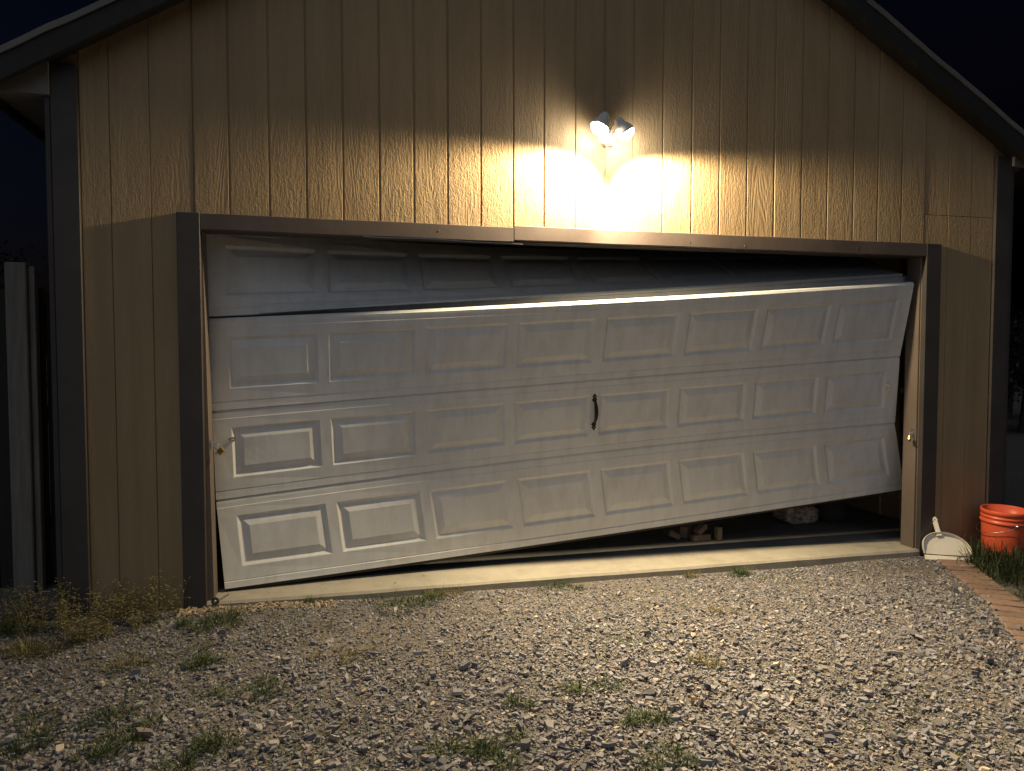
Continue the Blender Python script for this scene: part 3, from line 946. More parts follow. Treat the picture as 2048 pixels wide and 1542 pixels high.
# handle with hanging hole
hp = [(-0.017, 0.19), (0.017, 0.19), (0.0165, 0.24), (0.019, 0.285), (0.014, 0.312), (0.004, 0.322), (-0.006, 0.320), (-0.014, 0.308), (-0.018, 0.285), (-0.0165, 0.24)]
hole = [(0.0045 * math.cos(2 * math.pi * k / 10) - 0.001, 0.298 + 0.008 * math.sin(2 * math.pi * k / 10)) for k in range(10)]
outer = []
for (x, y) in hole:
    d = Vector((x + 0.001, y - 0.298)).normalized()
    outer.append((0.0165 * d.x, 0.298 + (0.024 if d.y > 0 else 0.018) * d.y))
vs = []
Mt = Md @ Matrix.Translation((-0.022, 0, 0.012)) @ Matrix.Rotation(R(8), 4, 'Z')
for zz in (0.010, -0.006):
    vs += [Mt @ Vector((x, y, zz)) for x, y in outer]
    vs += [Mt @ Vector((x, y, zz)) for x, y in hole]
fs = []
for k in range(10):
    j = (k + 1) % 10
    fs += [(k, j, 10 + j, 10 + k), (20 + k, 30 + k, 30 + j, 20 + j), (k, 20 + k, 20 + j, j), (10 + k, 10 + j, 30 + j, 30 + k)]
b = MB().add(vs, fs)
shaft = []
for (y, hw_, z0_, z1_) in ((0.180, 0.023, -0.003, 0.010), (0.205, 0.016, -0.005, 0.012), (0.25, 0.0155, -0.006, 0.011), (0.284, 0.0165, -0.006, 0.010)):
    shaft += [Mt @ Vector((-hw_, y, z0_)), Mt @ Vector((hw_, y, z0_)), Mt @ Vector((hw_ * 0.8, y, z1_)), Mt @ Vector((-hw_ * 0.8, y, z1_))]
fs = []
for r in range(3):
    for q in range(4):
        fs.append((r * 4 + q, r * 4 + (q + 1) % 4, r * 4 + 4 + (q + 1) % 4, r * 4 + 4 + q))
b.add(shaft, fs)
b.build('handle', M_CREAM, dp)

# ------------------------------------------------------------------ orange bucket
BC = Vector((5.415, -0.20, -0.058))
bk = empty('bucket', BC)
tag(bk, 'orange plastic bucket with wire handle standing in the grass', 'bucket')
Mb = Matrix.Translation(BC) @ Matrix.Rotation(R(2), 4, 'X')
MB().lathe([(0.0001, 0.004), (0.125, 0.004), (0.131, 0.0), (0.133, 0.010), (0.146, 0.285), (0.1465, 0.370), (0.143, 0.370), (0.140, 0.28), (0.128, 0.012), (0.0001, 0.012)], 48, Mb).build('body', M_ORANGE, bk, True)
MB().lathe([(0.1475, 0.282), (0.155, 0.284), (0.156, 0.300), (0.1485, 0.304), (0.1485, 0.318), (0.154, 0.320), (0.154, 0.330), (0.1485, 0.333), (0.1485, 0.345),
            (0.155, 0.347), (0.156, 0.372), (0.152, 0.377), (0.143, 0.375), (0.1435, 0.366)], 48, Mb).build('rim', M_ORANGE, bk, True)
ea = R(252)
for a in (ea, ea + math.pi):
    Me = Mb @ Matrix.Rotation(a, 4, 'Z') @ Matrix.Translation((0.153, 0, 0.285)) @ Matrix.Rotation(R(90), 4, 'Y')
    MB().lathe([(0.0001, 0.012), (0.010, 0.011), (0.014, 0.004), (0.015, -0.008)], 14, Me).build('handle_ear', M_CHROME, bk, True)
pts = []
for k in range(21):
    q = k / 20
    a = ea - math.pi * q
    r = 0.163 + 0.010 * math.sin(math.pi * q)
    z = 0.285 - 0.075 * math.sin(math.pi * q)
    pts.append(Mb @ Vector((r * math.cos(a), r * math.sin(a), z)))
MB().tube(pts, 0.0024, 6).build('wire_handle', M_STEEL, bk, True)
# printed outline of a square on the bucket side
lab = []
b = MB()
def onb(a, z): 
    r = 0.1331 + (0.146 - 0.133) * (z - 0.01) / 0.275 + 0.0012
    return Mb @ Vector((r * math.cos(a), r * math.sin(a), z))
a0, a1, z0_, z1_ = R(268), R(325), 0.06, 0.225
for (p, q, dz, da) in (((a0, z1_), (a1, z1_), 0.003, 0), ((a0, z0_), (a1, z0_), 0.003, 0), ((a0, z0_), (a0, z1_), 0, R(1.2)), ((a1, z0_), (a1, z1_), 0, R(1.2))):
    vs = []
    for k in range(13):
        u = k / 12
        a = p[0] + (q[0] - p[0]) * u; z = p[1] + (q[1] - p[1]) * u
        vs += [onb(a, z), onb(a + da, z + dz)]
    b.add(vs, [(2 * k, 2 * k + 1, 2 * k + 3, 2 * k + 2) for k in range(12)])
b.build('printed_square', M_PRINT, bk)

# ------------------------------------------------------------------ brick edging
EDGE = [(5.02, -0.12), (4.955, -0.285), (4.78, -0.61), (4.62, -0.94), (4.36, -1.32), (4.09, -1.72), (3.93, -2.10), (3.82, -2.48), (3.75, -2.85)]
def edge_pt(s):
    acc = 0
    for (a, c) in zip(EDGE[:-1], EDGE[1:]):
        d = math.hypot(c[0] - a[0], c[1] - a[1])
        if s <= acc + d:
            u = (s - acc) / d
            return Vector((a[0] + (c[0] - a[0]) * u, a[1] + (c[1] - a[1]) * u)), Vector((c[0] - a[0], c[1] - a[1])) / d
        acc += d
    return Vector(EDGE[-1]), (Vector(EDGE[-1]) - Vector(EDGE[-2])).normalized()
ELEN = sum(math.hypot(c[0] - a[0], c[1] - a[1]) for a, c in zip(EDGE[:-1], EDGE[1:]))
m = NT('worn_red_brick')
n1 = m.noise(m.coord((1, 1, 1)), 22.0, 5.0, 0.65)
oi = m.n('ShaderNodeObjectInfo')
c = m.ramp(n1, [(0.3, (0.21, 0.145, 0.115)), (0.6, (0.31, 0.225, 0.185)), (0.8, (0.38, 0.29, 0.245))])
tint = m.ramp(oi.outputs['Random'], [(0.0, (0.78, 0.74, 0.72)), (1.0, (1.05, 1.0, 0.95))])
m.base(m.mix(1.0, c, tint, 'MULTIPLY')); m.bump(m.noise(m.coord((1, 1, 1)), 90, 4, 0.6), 0.5, 0.004); m.rough(0.9)
M_BRICK = m.m
be = empty('brick_edging', (4.6, -0.95, -0.06))
tag(be, 'curved row of red brick pavers edging the gravel', 'edging')
bmeshes = []
for k in range(4):
    bm = bmesh.new(); bmesh.ops.create_cube(bm, size=1.0)
    for v in bm.verts:
        v.co = Vector((v.co.x * 0.196, v.co.y * 0.088, v.co.z * 0.06)) + Vector([random.uniform(-0.0025, 0.0025) for _ in range(3)])
    bmesh.ops.bevel(bm, geom=bm.edges[:], offset=0.006, segments=1, affect='EDGES')
    me = bpy.data.meshes.new('brick'); bm.to_mesh(me); bm.free(); me.materials.append(M_BRICK)
    bmeshes.append(me)
s = 0.06
while s < ELEN - 0.05:
    p, d = edge_pt(s)
    o = bpy.data.objects.new('brick', random.choice(bmeshes))
    link(o, be); o.matrix_parent_inverse = Matrix.Translation(-Vector(be.location))
    o.location = (p.x, p.y, float(gz(p.x, p.y)) - 0.014 + random.uniform(-0.004, 0.004))
    o.rotation_euler = (random.uniform(-0.03, 0.03), random.uniform(-0.03, 0.03), math.atan2(d.y, d.x) + math.pi / 2 + random.uniform(-0.05, 0.05))
    s += 0.100 + random.uniform(-0.002, 0.004)
EX = np.array(EDGE)
def right_of_edge(x, y, off=0.0):
    """signed distance-like value, > 0 to the right (lawn side) of the brick line"""
    ex = np.interp(-np.asarray(y), -EX[:, 1], EX[:, 0], left=5.02, right=3.75)
    return np.asarray(x) - ex - off

# ------------------------------------------------------------------ gravel
def hull_variants(n, flat, npts):
    out = []
    for k in range(n):
        bm = bmesh.new()
        for _ in range(npts):
            a = random.uniform(0, 2 * math.pi); zc = random.uniform(-1, 1); r = math.sqrt(max(0.0, 1 - abs(zc) ** 2.6)) * random.uniform(0.75, 1.0)
            bm.verts.new((r * math.cos(a), r * math.sin(a) * random.uniform(0.6, 0.95), zc * flat))
        bmesh.ops.convex_hull(bm, input=bm.verts[:])
        for v in [v for v in bm.verts if not v.link_faces]: bm.verts.remove(v)
        bmesh.ops.triangulate(bm, faces=bm.faces[:])
        bm.verts.index_update()
        out.append((np.array([v.co[:] for v in bm.verts]), np.array([[v.index for v in f.verts] for f in bm.faces])))
        bm.free()
    return out
def chip_variants(n):
    """angular slate chips: tapered irregular prisms with four or five sides"""
    out = []
    for k in range(n):
        m_ = random.choice((4, 4, 5))
        an = sorted(2 * math.pi * (q + random.uniform(-0.32, 0.32)) / m_ for q in range(m_))
        th = random.uniform(0.13, 0.34); tp = random.uniform(0.62, 0.95); e = random.uniform(0.45, 0.85)
        sh = (random.uniform(-0.15, 0.15), random.uniform(-0.15, 0.15)); sl_ = (random.uniform(-0.2, 0.2), random.uniform(-0.2, 0.2))
        rr = [random.uniform(0.7, 1.1) for _ in range(m_)]
        bot = [(r * math.cos(a), e * r * math.sin(a), -th) for r, a in zip(rr, an)]
        top = [(p[0] * tp + sh[0], p[1] * tp + sh[1], th + p[0] * sl_[0] + p[1] * sl_[1]) for p in bot]
        f = [(0, q, q + 1) for q in range(1, m_ - 1)]
        F_ = [(a + m_, b_ + m_, c_ + m_) for a, b_, c_ in f] + [(a, c_, b_) for a, b_, c_ in f]
        for q in range(m_):
            j = (q + 1) % m_
            F_ += [(q, j, m_ + j), (q, m_ + j, m_ + q)]
        out.append((np.array(bot + top), np.array(F_)))
    return out
VAR = chip_variants(46) + hull_variants(16, 0.36, 7)

def stones(name, xy, size, cols, lift=0.25, tilt=0.28):
    n = len(xy)
    z = gz(xy[:, 0], xy[:, 1])
    var = rng.integers(0, len(VAR), n)
    V = []; F = []; C = []; k0 = 0
    for vi, (bv, bf) in enumerate(VAR):
        sel = np.where(var == vi)[0]
        if len(sel) == 0: continue
        m_ = len(sel)
        a = rng.uniform(0, 2 * np.pi, m_)
        tx = np.clip(rng.normal(0, tilt, m_), -0.75, 0.75); ty = np.clip(rng.normal(0, tilt, m_), -0.75, 0.75)
        asp = rng.uniform(0.75, 1.35, m_)
        p = bv[None] * np.stack([size[sel] * asp, size[sel] / asp, size[sel]], -1)[:, None, :]
        ca, sa = np.cos(a)[:, None], np.sin(a)[:, None]
        x_ = p[..., 0] * ca - p[..., 1] * sa; y_ = p[..., 0] * sa + p[..., 1] * ca
        z_ = p[..., 2] + x_ * np.tan(tx)[:, None] + y_ * np.tan(ty)[:, None]
        P = np.stack([x_ + xy[sel, 0][:, None], y_ + xy[sel, 1][:, None], z_ + (z[sel] + size[sel] * lift * rng.uniform(0.2, 2.4, m_))[:, None]], -1)
        V.append(P.reshape(-1, 3))
        F.append((bf[None] + (np.arange(m_) * len(bv))[:, None, None] + k0).reshape(-1, 3))
        C.append(np.repeat(cols[sel], len(bv), axis=0))
        k0 += m_ * len(bv)
    V = np.concatenate(V); F = np.concatenate(F); C = np.concatenate(C)
    me = bpy.data.meshes.new(name)
    me.vertices.add(len(V)); me.vertices.foreach_set('co', V.astype(np.float32).ravel())
    me.loops.add(F.size); me.loops.foreach_set('vertex_index', F.astype(np.int32).ravel())
    me.polygons.add(len(F))
    me.polygons.foreach_set('loop_start', np.arange(0, F.size, 3, dtype=np.int32))
    me.polygons.foreach_set('loop_total', np.full(len(F), 3, dtype=np.int32))
    at = me.color_attributes.new('tint', 'FLOAT_COLOR', 'POINT')
    at.data.foreach_set('color', np.concatenate([C, np.ones((len(C), 1))], 1).astype(np.float32).ravel())
    me.polygons.foreach_set('use_smooth', np.zeros(len(F), dtype=bool))
    me.update(calc_edges=True)
    me.materials.append(M_STONE)
    o = bpy.data.objects.new(name, me)
    return link(o)

def stone_cols(n):
    pal = np.array([(0.135, 0.138, 0.150), (0.17, 0.172, 0.18), (0.205, 0.20, 0.195), (0.10, 0.102, 0.112), (0.24, 0.225, 0.20), (0.17, 0.145, 0.125), (0.30, 0.265, 0.21), (0.38, 0.33, 0.25), (0.06, 0.062, 0.072)])
    pr = np.array([0.24, 0.26, 0.17, 0.10, 0.08, 0.09, 0.025, 0.008, 0.02]); pr /= pr.sum()
    c = pal[rng.choice(len(pal), n, p=pr)] * rng.uniform(0.66, 1.24, (n, 1)) * np.array([[1.74, 1.72, 1.86]])
    return c

def vis(x, y, m=0.55):
    """inside the wedge seen from the camera (with a margin to each side)"""
    yaw = 0.242
    dx, dy = x - CAM.x, y - CAM.y
    f_ = dx * math.sin(yaw) + dy * math.cos(yaw); r_ = dx * math.cos(yaw) - dy * math.sin(yaw)
    return (np.abs(r_) < f_ * 0.70 + m) & (f_ > 1.9)

def lown(x, y, k=0):
    return (np.sin(3.1 * x + 1.7 * y + k) + np.sin(-2.3 * x + 4.1 * y + 2 * k) + np.sin(6.1 * x + 5.3 * y + 3 * k) * 0.6) / 2.6

def scatter(n, ymax=-0.02):
    x = rng.uniform(-2.4, 5.4, n); y = rng.uniform(-3.0, ymax, n)
    # thinner on bare-soil patches and in the weedy left corner
    keep = vis(x, y) & (right_of_edge(x, y, -0.06) < rng.normal(0, 0.03, n))
    bare = lown(x, y) * 0.5 + 0.5
    far = np.exp(-((y + 0.35) / 0.45) ** 2)
    left = np.clip((0.35 - x) / 0.8, 0, 1)
    pk = 1 - 0.75 * far * np.clip(bare * 1.5 - 0.35, 0, 1) - 0.30 * left - 0.25 * np.clip(0.45 - bare, 0, 1)
    keep &= rng.uniform(0, 1, n) < pk
    return np.stack([x[keep], y[keep]], -1)

xy = scatter(150000)
size = np.clip(rng.lognormal(math.log(0.0058), 0.42, len(xy)), 0.0028, 0.016)
gr = stones('gravel', xy, size, stone_cols(len(xy)), lift=0.28, tilt=0.30)
tag(gr, 'fine grey crushed slate gravel covering the driveway', 'gravel', kind='stuff')
xy = scatter(70000)
xy = xy[rng.uniform(0, 1, len(xy)) < np.clip(0.80 + 0.42 * lown(xy[:, 0] * 0.8, xy[:, 1] * 0.8, 5.0), 0.30, 1.0)]
size = np.clip(rng.lognormal(math.log(0.0118), 0.36, len(xy)), 0.005, 0.030) * np.interp(xy[:, 1], [-2.0, -0.9, -0.2], [1.06, 0.86, 0.62])
gr2 = stones('gravel', xy, size, stone_cols(len(xy)), lift=0.28, tilt=0.15)
tag(gr2, 'flat angular slate chips lying over the fine gravel', 'gravel', kind='stuff')
xy = scatter(3600)
xy = xy[(xy[:, 1] < -0.25)]
size = np.clip(rng.lognormal(math.log(0.020), 0.28, len(xy)), 0.014, 0.042) * np.interp(xy[:, 1], [-2.0, -0.9, -0.2], [1.05, 0.88, 0.65])
gr3 = stones('gravel', xy, size, stone_cols(len(xy)), lift=0.38, tilt=0.12)
tag(gr3, 'largest loose slate pieces scattered over the gravel', 'gravel', kind='stuff')
# crumbled pale concrete along the left foot of the threshold
n = 2200
x = rng.uniform(-0.14, 0.72, n); y = -0.030 - np.abs(rng.normal(0, 0.042, n)) - 0.05 * np.clip(0.2 - x, 0, 1)
size = np.clip(rng.lognormal(math.log(0.0060), 0.5, n), 0.003, 0.02)
ru = stones('concrete_rubble', np.stack([x, y], -1), size, np.array([[0.50, 0.40, 0.27]]) * rng.uniform(0.7, 1.1, (n, 1)), lift=0.4)
tag(ru, 'crumbled pale concrete bits along the threshold by the left jamb', 'rubble', kind='stuff')
# a few stones that stand out
def lone_stone(x, y, s_, col, label, name='stone'):
    st = stones(name, np.array([[x, y]]), np.array([s_]), np.array([col]), lift=0.75, tilt=0.1)
    tag(st, label, 'stone')
lone_stone(2.20, -1.66, 0.021, (0.52, 0.34, 0.16), 'orange-tan stone standing out on the grey gravel near the bottom')
lone_stone(4.93, -0.33, 0.020, (0.62, 0.55, 0.44), 'small pale stone on the bricks below the dustpan')
lone_stone(2.66, -1.02, 0.030, (0.09, 0.09, 0.10), 'dark chunky stone in the middle of the gravel, right of centre')
lone_stone(1.00, -0.70, 0.020, (0.55, 0.47, 0.33), 'small pale stone on the gravel left of centre')

# ------------------------------------------------------------------ plants
class Leafy:
    """collects leaf and stem faces with a tint value"""
    def __init__(s): s.v = []; s.f = []; s.c = []
    def blade(s, p, dirv, L, w, droop, c, n=3, fold=0.0):
        p = Vector(p); d = Vector(dirv).normalized()
        side = d.cross(Vector((0, 0, 1)))
        side = side.normalized() if side.length > 1e-4 else Vector((1, 0, 0))
        k0 = len(s.v)
        for i in range(n + 1):
            u = i / n
            wd = w * (math.sin(math.pi * min(0.98, 0.18 + 0.82 * u)) if w > 0.003 else (1 - u * 0.9))
            q = p.copy()
            s.v += [tuple(q + side * wd), tuple(q - side * wd)]
            s.c += [c, c]
            d = (d + Vector((0, 0, -droop / n))).normalized()
            p = p + d * (L / n)
        for i in range(n):
            a = k0 + 2 * i
            s.f.append((a, a + 1, a + 3, a + 2))
        return p
    def stem(s, pts, r, c, n=3):
        b = MB().tube(pts, r, n, False)
        k0 = len(s.v)
        s.v += b.v; s.c += [c] * len(b.v); s.f += [[i + k0 for i in f] for f in b.f]
    def build(s, name, mat, parent=None):
        o = mesh_obj(name, s.v, s.f, mat, parent)
        at = o.data.color_attributes.new('tint', 'FLOAT_COLOR', 'POINT')
        c = np.repeat(np.array(s.c, dtype=np.float32)[:, None], 4, 1); c[:, 3] = 1
        if len(o.data.vertices) == len(c): at.data.foreach_set('color', c.ravel())
        return o

def tuft(x, y, rad, n, L, mat, label, group='low green weed tufts in the gravel', w=0.006):
    lf = Leafy(); z = float(gz(x, y))
    lob = [(x, y, rad * 0.7)] + [(x + random.gauss(0, rad * 0.7), y + random.gauss(0, rad * 0.5), rad * random.uniform(0.25, 0.6)) for _ in range(5)]
    for k in range(int(n * 3.0)):
        lx, ly, lr = random.choice(lob)
        a = random.uniform(0, 2 * math.pi); r = lr * math.sqrt(random.random())
        px_, py_ = lx + r * math.cos(a), ly + r * 0.8 * math.sin(a)
        if py_ > -0.012: continue
        el = random.uniform(0.35, 1.45)
        ll = L * random.uniform(0.45, 1.25) * (1.15 - 0.5 * r / rad)
        b_ = a + random.uniform(-1.2, 1.2)
        lf.blade((px_, py_, float(gz(px_, py_)) + 0.010), (math.cos(b_) * math.cos(el), math.sin(b_) * math.cos(el), math.sin(el)), ll, w * random.uniform(0.22, 0.5), random.uniform(0.4, 1.7), random.random())
    o = lf.build('weed_tuft', mat)
    tag(o, label, 'weed', group)
    return o

TUFTS = [(0.10, -0.25, 0.13, 190, 0.060, M_GREEN, 'dense dark green weed tuft in front of the left jamb'),
         (0.57, -0.04, 0.035, 40, 0.045, M_GREEN, 'small green sprig against the threshold right of the pale rubble'),
         (1.20, -0.10, 0.20, 190, 0.055, M_GREEN, 'widest green weed patch along the threshold, below the second door panel'),
         (1.38, -0.05, 0.09, 60, 0.060, M_DRY, 'yellowing weed tuft at the threshold beside the widest green patch'),
         (2.12, -0.06, 0.10, 90, 0.040, M_GREEN, 'short green weeds hugging the threshold below the middle of the door'),
         (3.40, -0.08, 0.09, 120, 0.045, M_GREEN, 'small round green weed by the threshold below the raised end'),
         (3.02, -0.05, 0.04, 30, 0.055, M_DRY, 'thin pale sprig at the threshold left of the small round weed'),
         (1.25, -1.82, 0.115, 200, 0.060, M_GREEN, 'round green weed tuft at the bottom edge, left of centre'),
         (1.92, -1.75, 0.085, 130, 0.050, M_GREEN, 'round green weed tuft near the bottom, right of centre'),
         (1.93, -2.06, 0.10, 120, 0.050, M_GREEN, 'green weed tuft cut by the bottom edge right of centre'),
         (1.48, -1.49, 0.06, 60, 0.045, M_GREEN, 'small green tuft above the bottom centre tufts'),
         (1.80, -1.40, 0.10, 90, 0.045, M_GREEN, 'loose green weed in the middle of the gravel'),
         (2.46, -1.30, 0.06, 60, 0.045, M_DRY, 'pale yellow-green sprig on the gravel right of centre'),
         (2.85, -0.72, 0.05, 50, 0.035, M_DRY, 'tiny yellowish sprig on the gravel below the raised end'),
         (0.10, -0.76, 0.12, 110, 0.060, M_GREEN, 'green weed tuft on the left gravel below the jamb tuft'),
         (0.40, -1.12, 0.12, 110, 0.055, M_GREEN, 'green weed tuft on the left gravel, halfway to the bottom edge'),
         (0.78, -0.84, 0.11, 70, 0.045, M_DRY, 'thin yellowing weed patch left of centre on the gravel'),
         (0.27, -1.60, 0.14, 150, 0.060, M_GREEN, 'broad green weed tuft at the bottom left'),
         (-0.10, -1.48, 0.14, 130, 0.060, M_GREEN, 'leftmost but one of the broad green tufts along the bottom left'),
         (-0.36, -1.32, 0.16, 150, 0.070, M_GREEN, 'broad green weed tuft in the bottom left corner'),
         (-0.22, -0.72, 0.10, 80, 0.055, M_DRY, 'yellowing weed tuft below the dry clump on the left'),
         (-0.75, -0.45, 0.14, 140, 0.075, M_DRY, 'yellow-green weed tuft at the left edge below the dry clump'),
         (-0.95, -0.10, 0.14, 140, 0.080, M_GREEN, 'green weed tuft at the left edge beside the dry clump')]
for t in TUFTS: tuft(*t)

def tall_weed(x, y, h, n, spread, label, mat=M_DRY):
    root = empty('tall_weed', (x, y, float(gz(x, y))))
    tag(root, label, 'weed', 'tall dry weeds at the left corner of the wall')
    st = Leafy(); lf = Leafy()
    for k in range(int(n * 0.72)):
        a = random.uniform(0, 2 * math.pi); r = spread * 0.45 * math.sqrt(random.random())
        p = Vector((x + r * math.cos(a), y + r * math.sin(a), float(gz(x, y)) - 0.005))
        d = Vector((math.cos(a) * random.uniform(0.05, 0.55), math.sin(a) * random.uniform(0.05, 0.4) - 0.1, 1)).normalized()
        L = h * 0.85 * random.uniform(0.4, 1.1)
        pts = [p]
        for i in range(5):
            d = (d + Vector((random.uniform(-0.16, 0.16), random.uniform(-0.16, 0.16), random.uniform(-0.06, 0.04)))).normalized()
            p = p + d * (L / 5); pts.append(p)
        st.stem(pts, [0.0016, 0.0014, 0.0012, 0.001, 0.0008, 0.0006], random.random())
        for i in range(1, 6):
            for q in range(random.randint(2, 4)):
                b_ = random.uniform(0, 2 * math.pi); el = random.uniform(-0.2, 0.9)
                dv = (math.cos(b_) * math.cos(el), math.sin(b_) * math.cos(el), math.sin(el))
                if random.random() < 0.55:
                    e = lf.blade(pts[i], dv, random.uniform(0.012, 0.032), random.uniform(0.0022, 0.0045), 0.5, random.random(), 2)
                else:      # side twig with a seed head
                    e = pts[i] + Vector(dv) * random.uniform(0.02, 0.06)
                    st.stem([pts[i], (pts[i] + e) / 2 + Vector((0, 0, 0.004)), e], 0.0007, random.random())
                    for _ in range(3):
                        c_ = random.uniform(0, 6.28)
                        lf.blade(e, (math.cos(c_), math.sin(c_), 0.5), 0.010, 0.0035, 0.2, random.uniform(0.5, 1.0), 2)
    st.build('stem', mat, root); lf.build('foliage', mat, root)

TALL = [(-0.98, 0.02, 0.26, 34, 0.22, 'tall dry yellow weed at the far left edge of the clump'),
        (-0.78, -0.14, 0.27, 40, 0.24, 'tall dry yellow weed in front of the left corner board, left half of the clump'),
        (-0.60, -0.22, 0.24, 40, 0.24, 'thickest dry yellow-green weed in the middle of the left clump'),
        (-0.46, -0.10, 0.22, 34, 0.20, 'dry weed at the foot of the wall right of the corner board'),
        (-0.52, -0.36, 0.17, 34, 0.20, 'low dry weed spilling onto the gravel in front of the clump'),
        (-0.33, -0.06, 0.34, 16, 0.20, 'tallest wispy weed with pale seed heads against the left wall'),
        (-0.20, -0.06, 0.26, 15, 0.16, 'wispy reddish weed against the wall beside the left casing'),
        (-0.30, -0.22, 0.14, 26, 0.18, 'low green-yellow weed between the wall clump and the jamb tuft')]
for t in TALL: tall_weed(*t)

# sparse ground cover and dead straw between the stones
lf = Leafy()
for k in range(7000):
    x, y = random.uniform(-1.9, 4.6), random.uniform(-2.8, -0.06)
    lw = float(lown(np.array(x), np.array(y), 2.0)) * 0.8 + 0.9 * max(0.0, 0.9 - x) * 0.5
    if random.random() > 0.10 + max(0, lw): continue
    if float(right_of_edge(x, y, -0.12)) > 0: continue
    for q in range(random.randint(3, 7)):
        a = random.uniform(0, 6.28); el = random.uniform(0.1, 1.1)
        px_, py_ = x + random.gauss(0, 0.016), y + random.gauss(0, 0.016)
        lf.blade((px_, py_, float(gz(px_, py_)) + 0.004), (math.cos(a) * math.cos(el), math.sin(a) * math.cos(el), math.sin(el)), random.uniform(0.014, 0.040), random.uniform(0.0012, 0.0034), 0.9, random.random(), 2)
gc = lf.build('ground_cover', M_GREEN)
tag(gc, 'sparse tiny green sprouts between the stones', 'weeds', kind='stuff')
lf = Leafy()
for k in range(2600):
    x, y = random.uniform(-1.9, 4.6) - random.random() ** 2 * 1.0, random.uniform(-2.8, -0.06)
    if float(right_of_edge(x, y, -0.12)) > 0: continue
    a = random.uniform(0, 6.28)
    lf.blade((x, y, float(gz(x, y)) + 0.010), (math.cos(a), math.sin(a), random.uniform(-0.05, 0.2)), random.uniform(0.02, 0.07), 0.0009, 0.15, random.uniform(0.6, 1.0), 3)
sw = lf.build('dead_straw', M_DRY)
tag(sw, 'dead straw and thin stalks lying on the gravel', 'straw', kind='stuff')

# lawn grass round the bucket
lf = Leafy()
cnt = 0
while cnt < 7600:
    x, y = random.uniform(4.3, 6.4), random.uniform(-2.3, 0.25)
    if random.random() < 0.5:
        x, y = random.gauss(5.30, 0.22), random.gauss(-0.36, 0.22)
    if float(right_of_edge(x, y, 0.10)) < random.gauss(0, 0.025): continue
    if y > -0.01 and x < 5.63: continue
    if math.hypot(x - BC.x, y - BC.y) < 0.135: continue
    a = random.uniform(0, 6.28); el = random.uniform(0.5, 1.45)
    L = random.uniform(0.06, 0.25) * (1.0 if y > -0.8 else 0.75)
    lf.blade((x, y, float(gz(x, y)) - 0.004), (math.cos(a) * math.cos(el), math.sin(a) * math.cos(el), math.sin(el)), L, random.uniform(0.0016, 0.0040), random.uniform(0.3, 2.2), random.random() ** 1.5, 4)
    cnt += 1
gs = lf.build('grass', M_GRASS)
tag(gs, 'dark long grass round the bucket beyond the brick edging', 'grass', kind='stuff')

# twigs
def twig(x, y, a, L, label, r=0.004):
    pts = []; p = Vector((x, y, float(gz(x, y)) + 0.016))
    for k in range(5):
        pts.append(p)
        a += random.uniform(-0.25, 0.25)
        p = p + Vector((math.cos(a), math.sin(a), random.uniform(-0.05, 0.06))) * (L / 4)
    o = MB().tube(pts, [r, r * 0.9, r * 0.8, r * 0.65, r * 0.4], 6).build('twig', M_TWIG)
    tag(o, label, 'twig', 'twigs on the gravel')
twig(2.52, -1.73, 0.9, 0.10, 'short crooked brown twig on the gravel at lower right', 0.0045)
twig(2.28, -1.92, -0.1, 0.13, 'dark straight twig near the bottom edge right of centre', 0.004)
twig(1.72, -1.60, 2.4, 0.15, 'long curved dark twig lying left of the orange-tan stone', 0.003)
twig(2.62, -1.45, 0.3, 0.09, 'thin dark twig on the gravel above the crooked one', 0.0028)

# ------------------------------------------------------------------ post and tree left of the garage
pp = empty('fence_post', (-1.13, 0.65, -0.05))
tag(pp, 'weathered square wooden post standing left of the garage corner', 'post')
MB().box((-1.205, 0.60, -0.2), (-1.088, 0.72, 1.99), 0.006).build('post_shaft', M_POST, pp)
MB().box((-1.087, 0.63, -0.2), (-1.052, 0.69, 1.97), 0.004).build('side_batten', M_POST, pp)

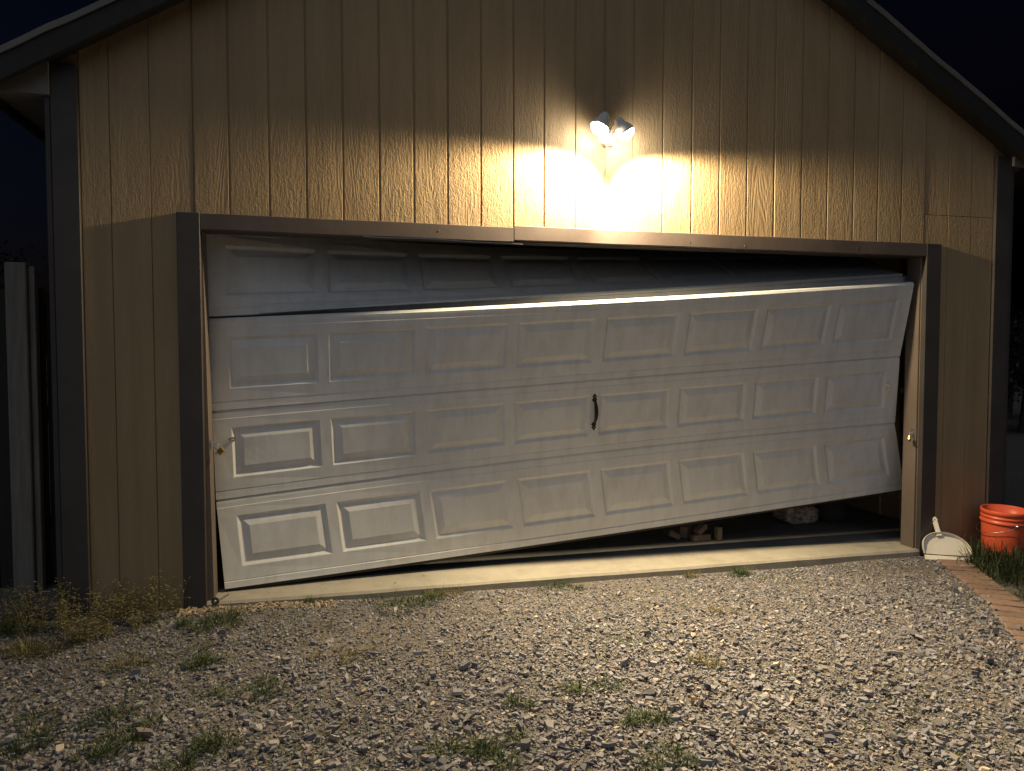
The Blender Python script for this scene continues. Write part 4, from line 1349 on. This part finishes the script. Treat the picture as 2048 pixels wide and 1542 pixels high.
fe = empty('blackout_fence', (-1.9, 0.78, -0.05))  # added fence, covers the fill-lit ground so the left stays black
tag(fe, 'near-black board fence added behind the wooden post to black out the ground', 'fence')
M_FENCE = wood_material('near_black_board', (0.012, 0.011, 0.010), (0.024, 0.021, 0.019), 'z')  # near black so the boards pass for night shade
for z_ in (0.35, 1.05, 1.70):
    MB().box((-4.4, 0.80, z_ - 0.045), (-0.78, 0.84, z_ + 0.045)).build('rail', M_FENCE, fe)
x_ = -4.4
while x_ < -0.90:
    MB().box((x_, 0.762, -0.08), (x_ + 0.138, 0.784, 1.84 + random.uniform(-0.012, 0.012)), 0.003).build('board', M_FENCE, fe)
    x_ += 0.146

def tree(x, y, h, rx, label, nleaf=2600, zc=0.62):
    root = empty('tree', (x, y, -0.1))
    tag(root, label, 'tree', 'dark trees behind the garage')
    b = MB()
    b.tube([(x, y, -0.2), (x + 0.08, y, h * 0.3), (x - 0.05, y + 0.1, h * 0.6), (x, y, h * 0.85)], [0.11, 0.085, 0.055, 0.02], 8)
    for k in range(7):
        a = k * 0.9; z = h * (0.3 + 0.07 * k)
        b.tube([(x, y, z), (x + rx * 0.45 * math.cos(a), y + rx * 0.45 * math.sin(a), z + h * 0.10), (x + rx * 0.8 * math.cos(a), y + rx * 0.8 * math.sin(a), z + h * 0.16)], [0.035, 0.022, 0.008], 6)
    b.build('trunk', M_BARK, root)
    lf = Leafy(); cl = [(random.gauss(0, rx * 0.45), random.gauss(0, rx * 0.45), random.gauss(0, h * 0.14)) for _ in range(26)]
    for k in range(nleaf):
        c_ = random.choice(cl)
        p = (x + c_[0] + random.gauss(0, rx * 0.13), y + c_[1] + random.gauss(0, rx * 0.13), h * zc + c_[2] + random.gauss(0, h * 0.05))
        a = random.uniform(0, 6.28); el = random.uniform(-0.8, 0.8)
        lf.blade(p, (math.cos(a) * math.cos(el), math.sin(a) * math.cos(el), math.sin(el)), random.uniform(0.06, 0.13), random.uniform(0.02, 0.035), 0.4, random.random(), 2)
    lf.build('crown', M_TREELEAF, root)
tree(-4.6, 7.5, 3.6, 1.6, 'dark leafy tree against the night sky left of the corner board')
tree(13.7, 7.0, 2.6, 1.7, 'dark leafy tree added right of the garage corner to black out the horizon', 6000, 0.45)  # added tree, covers the pale horizon beside the garage
tree(16.0, 9.5, 2.8, 2.2, 'farther dark tree added at the right edge to keep the background black', 6000, 0.42)  # second added tree, keeps the far right dark
tree(-7.4, 9.0, 3.0, 1.9, 'lower dark bushy tree at the left edge behind the post')
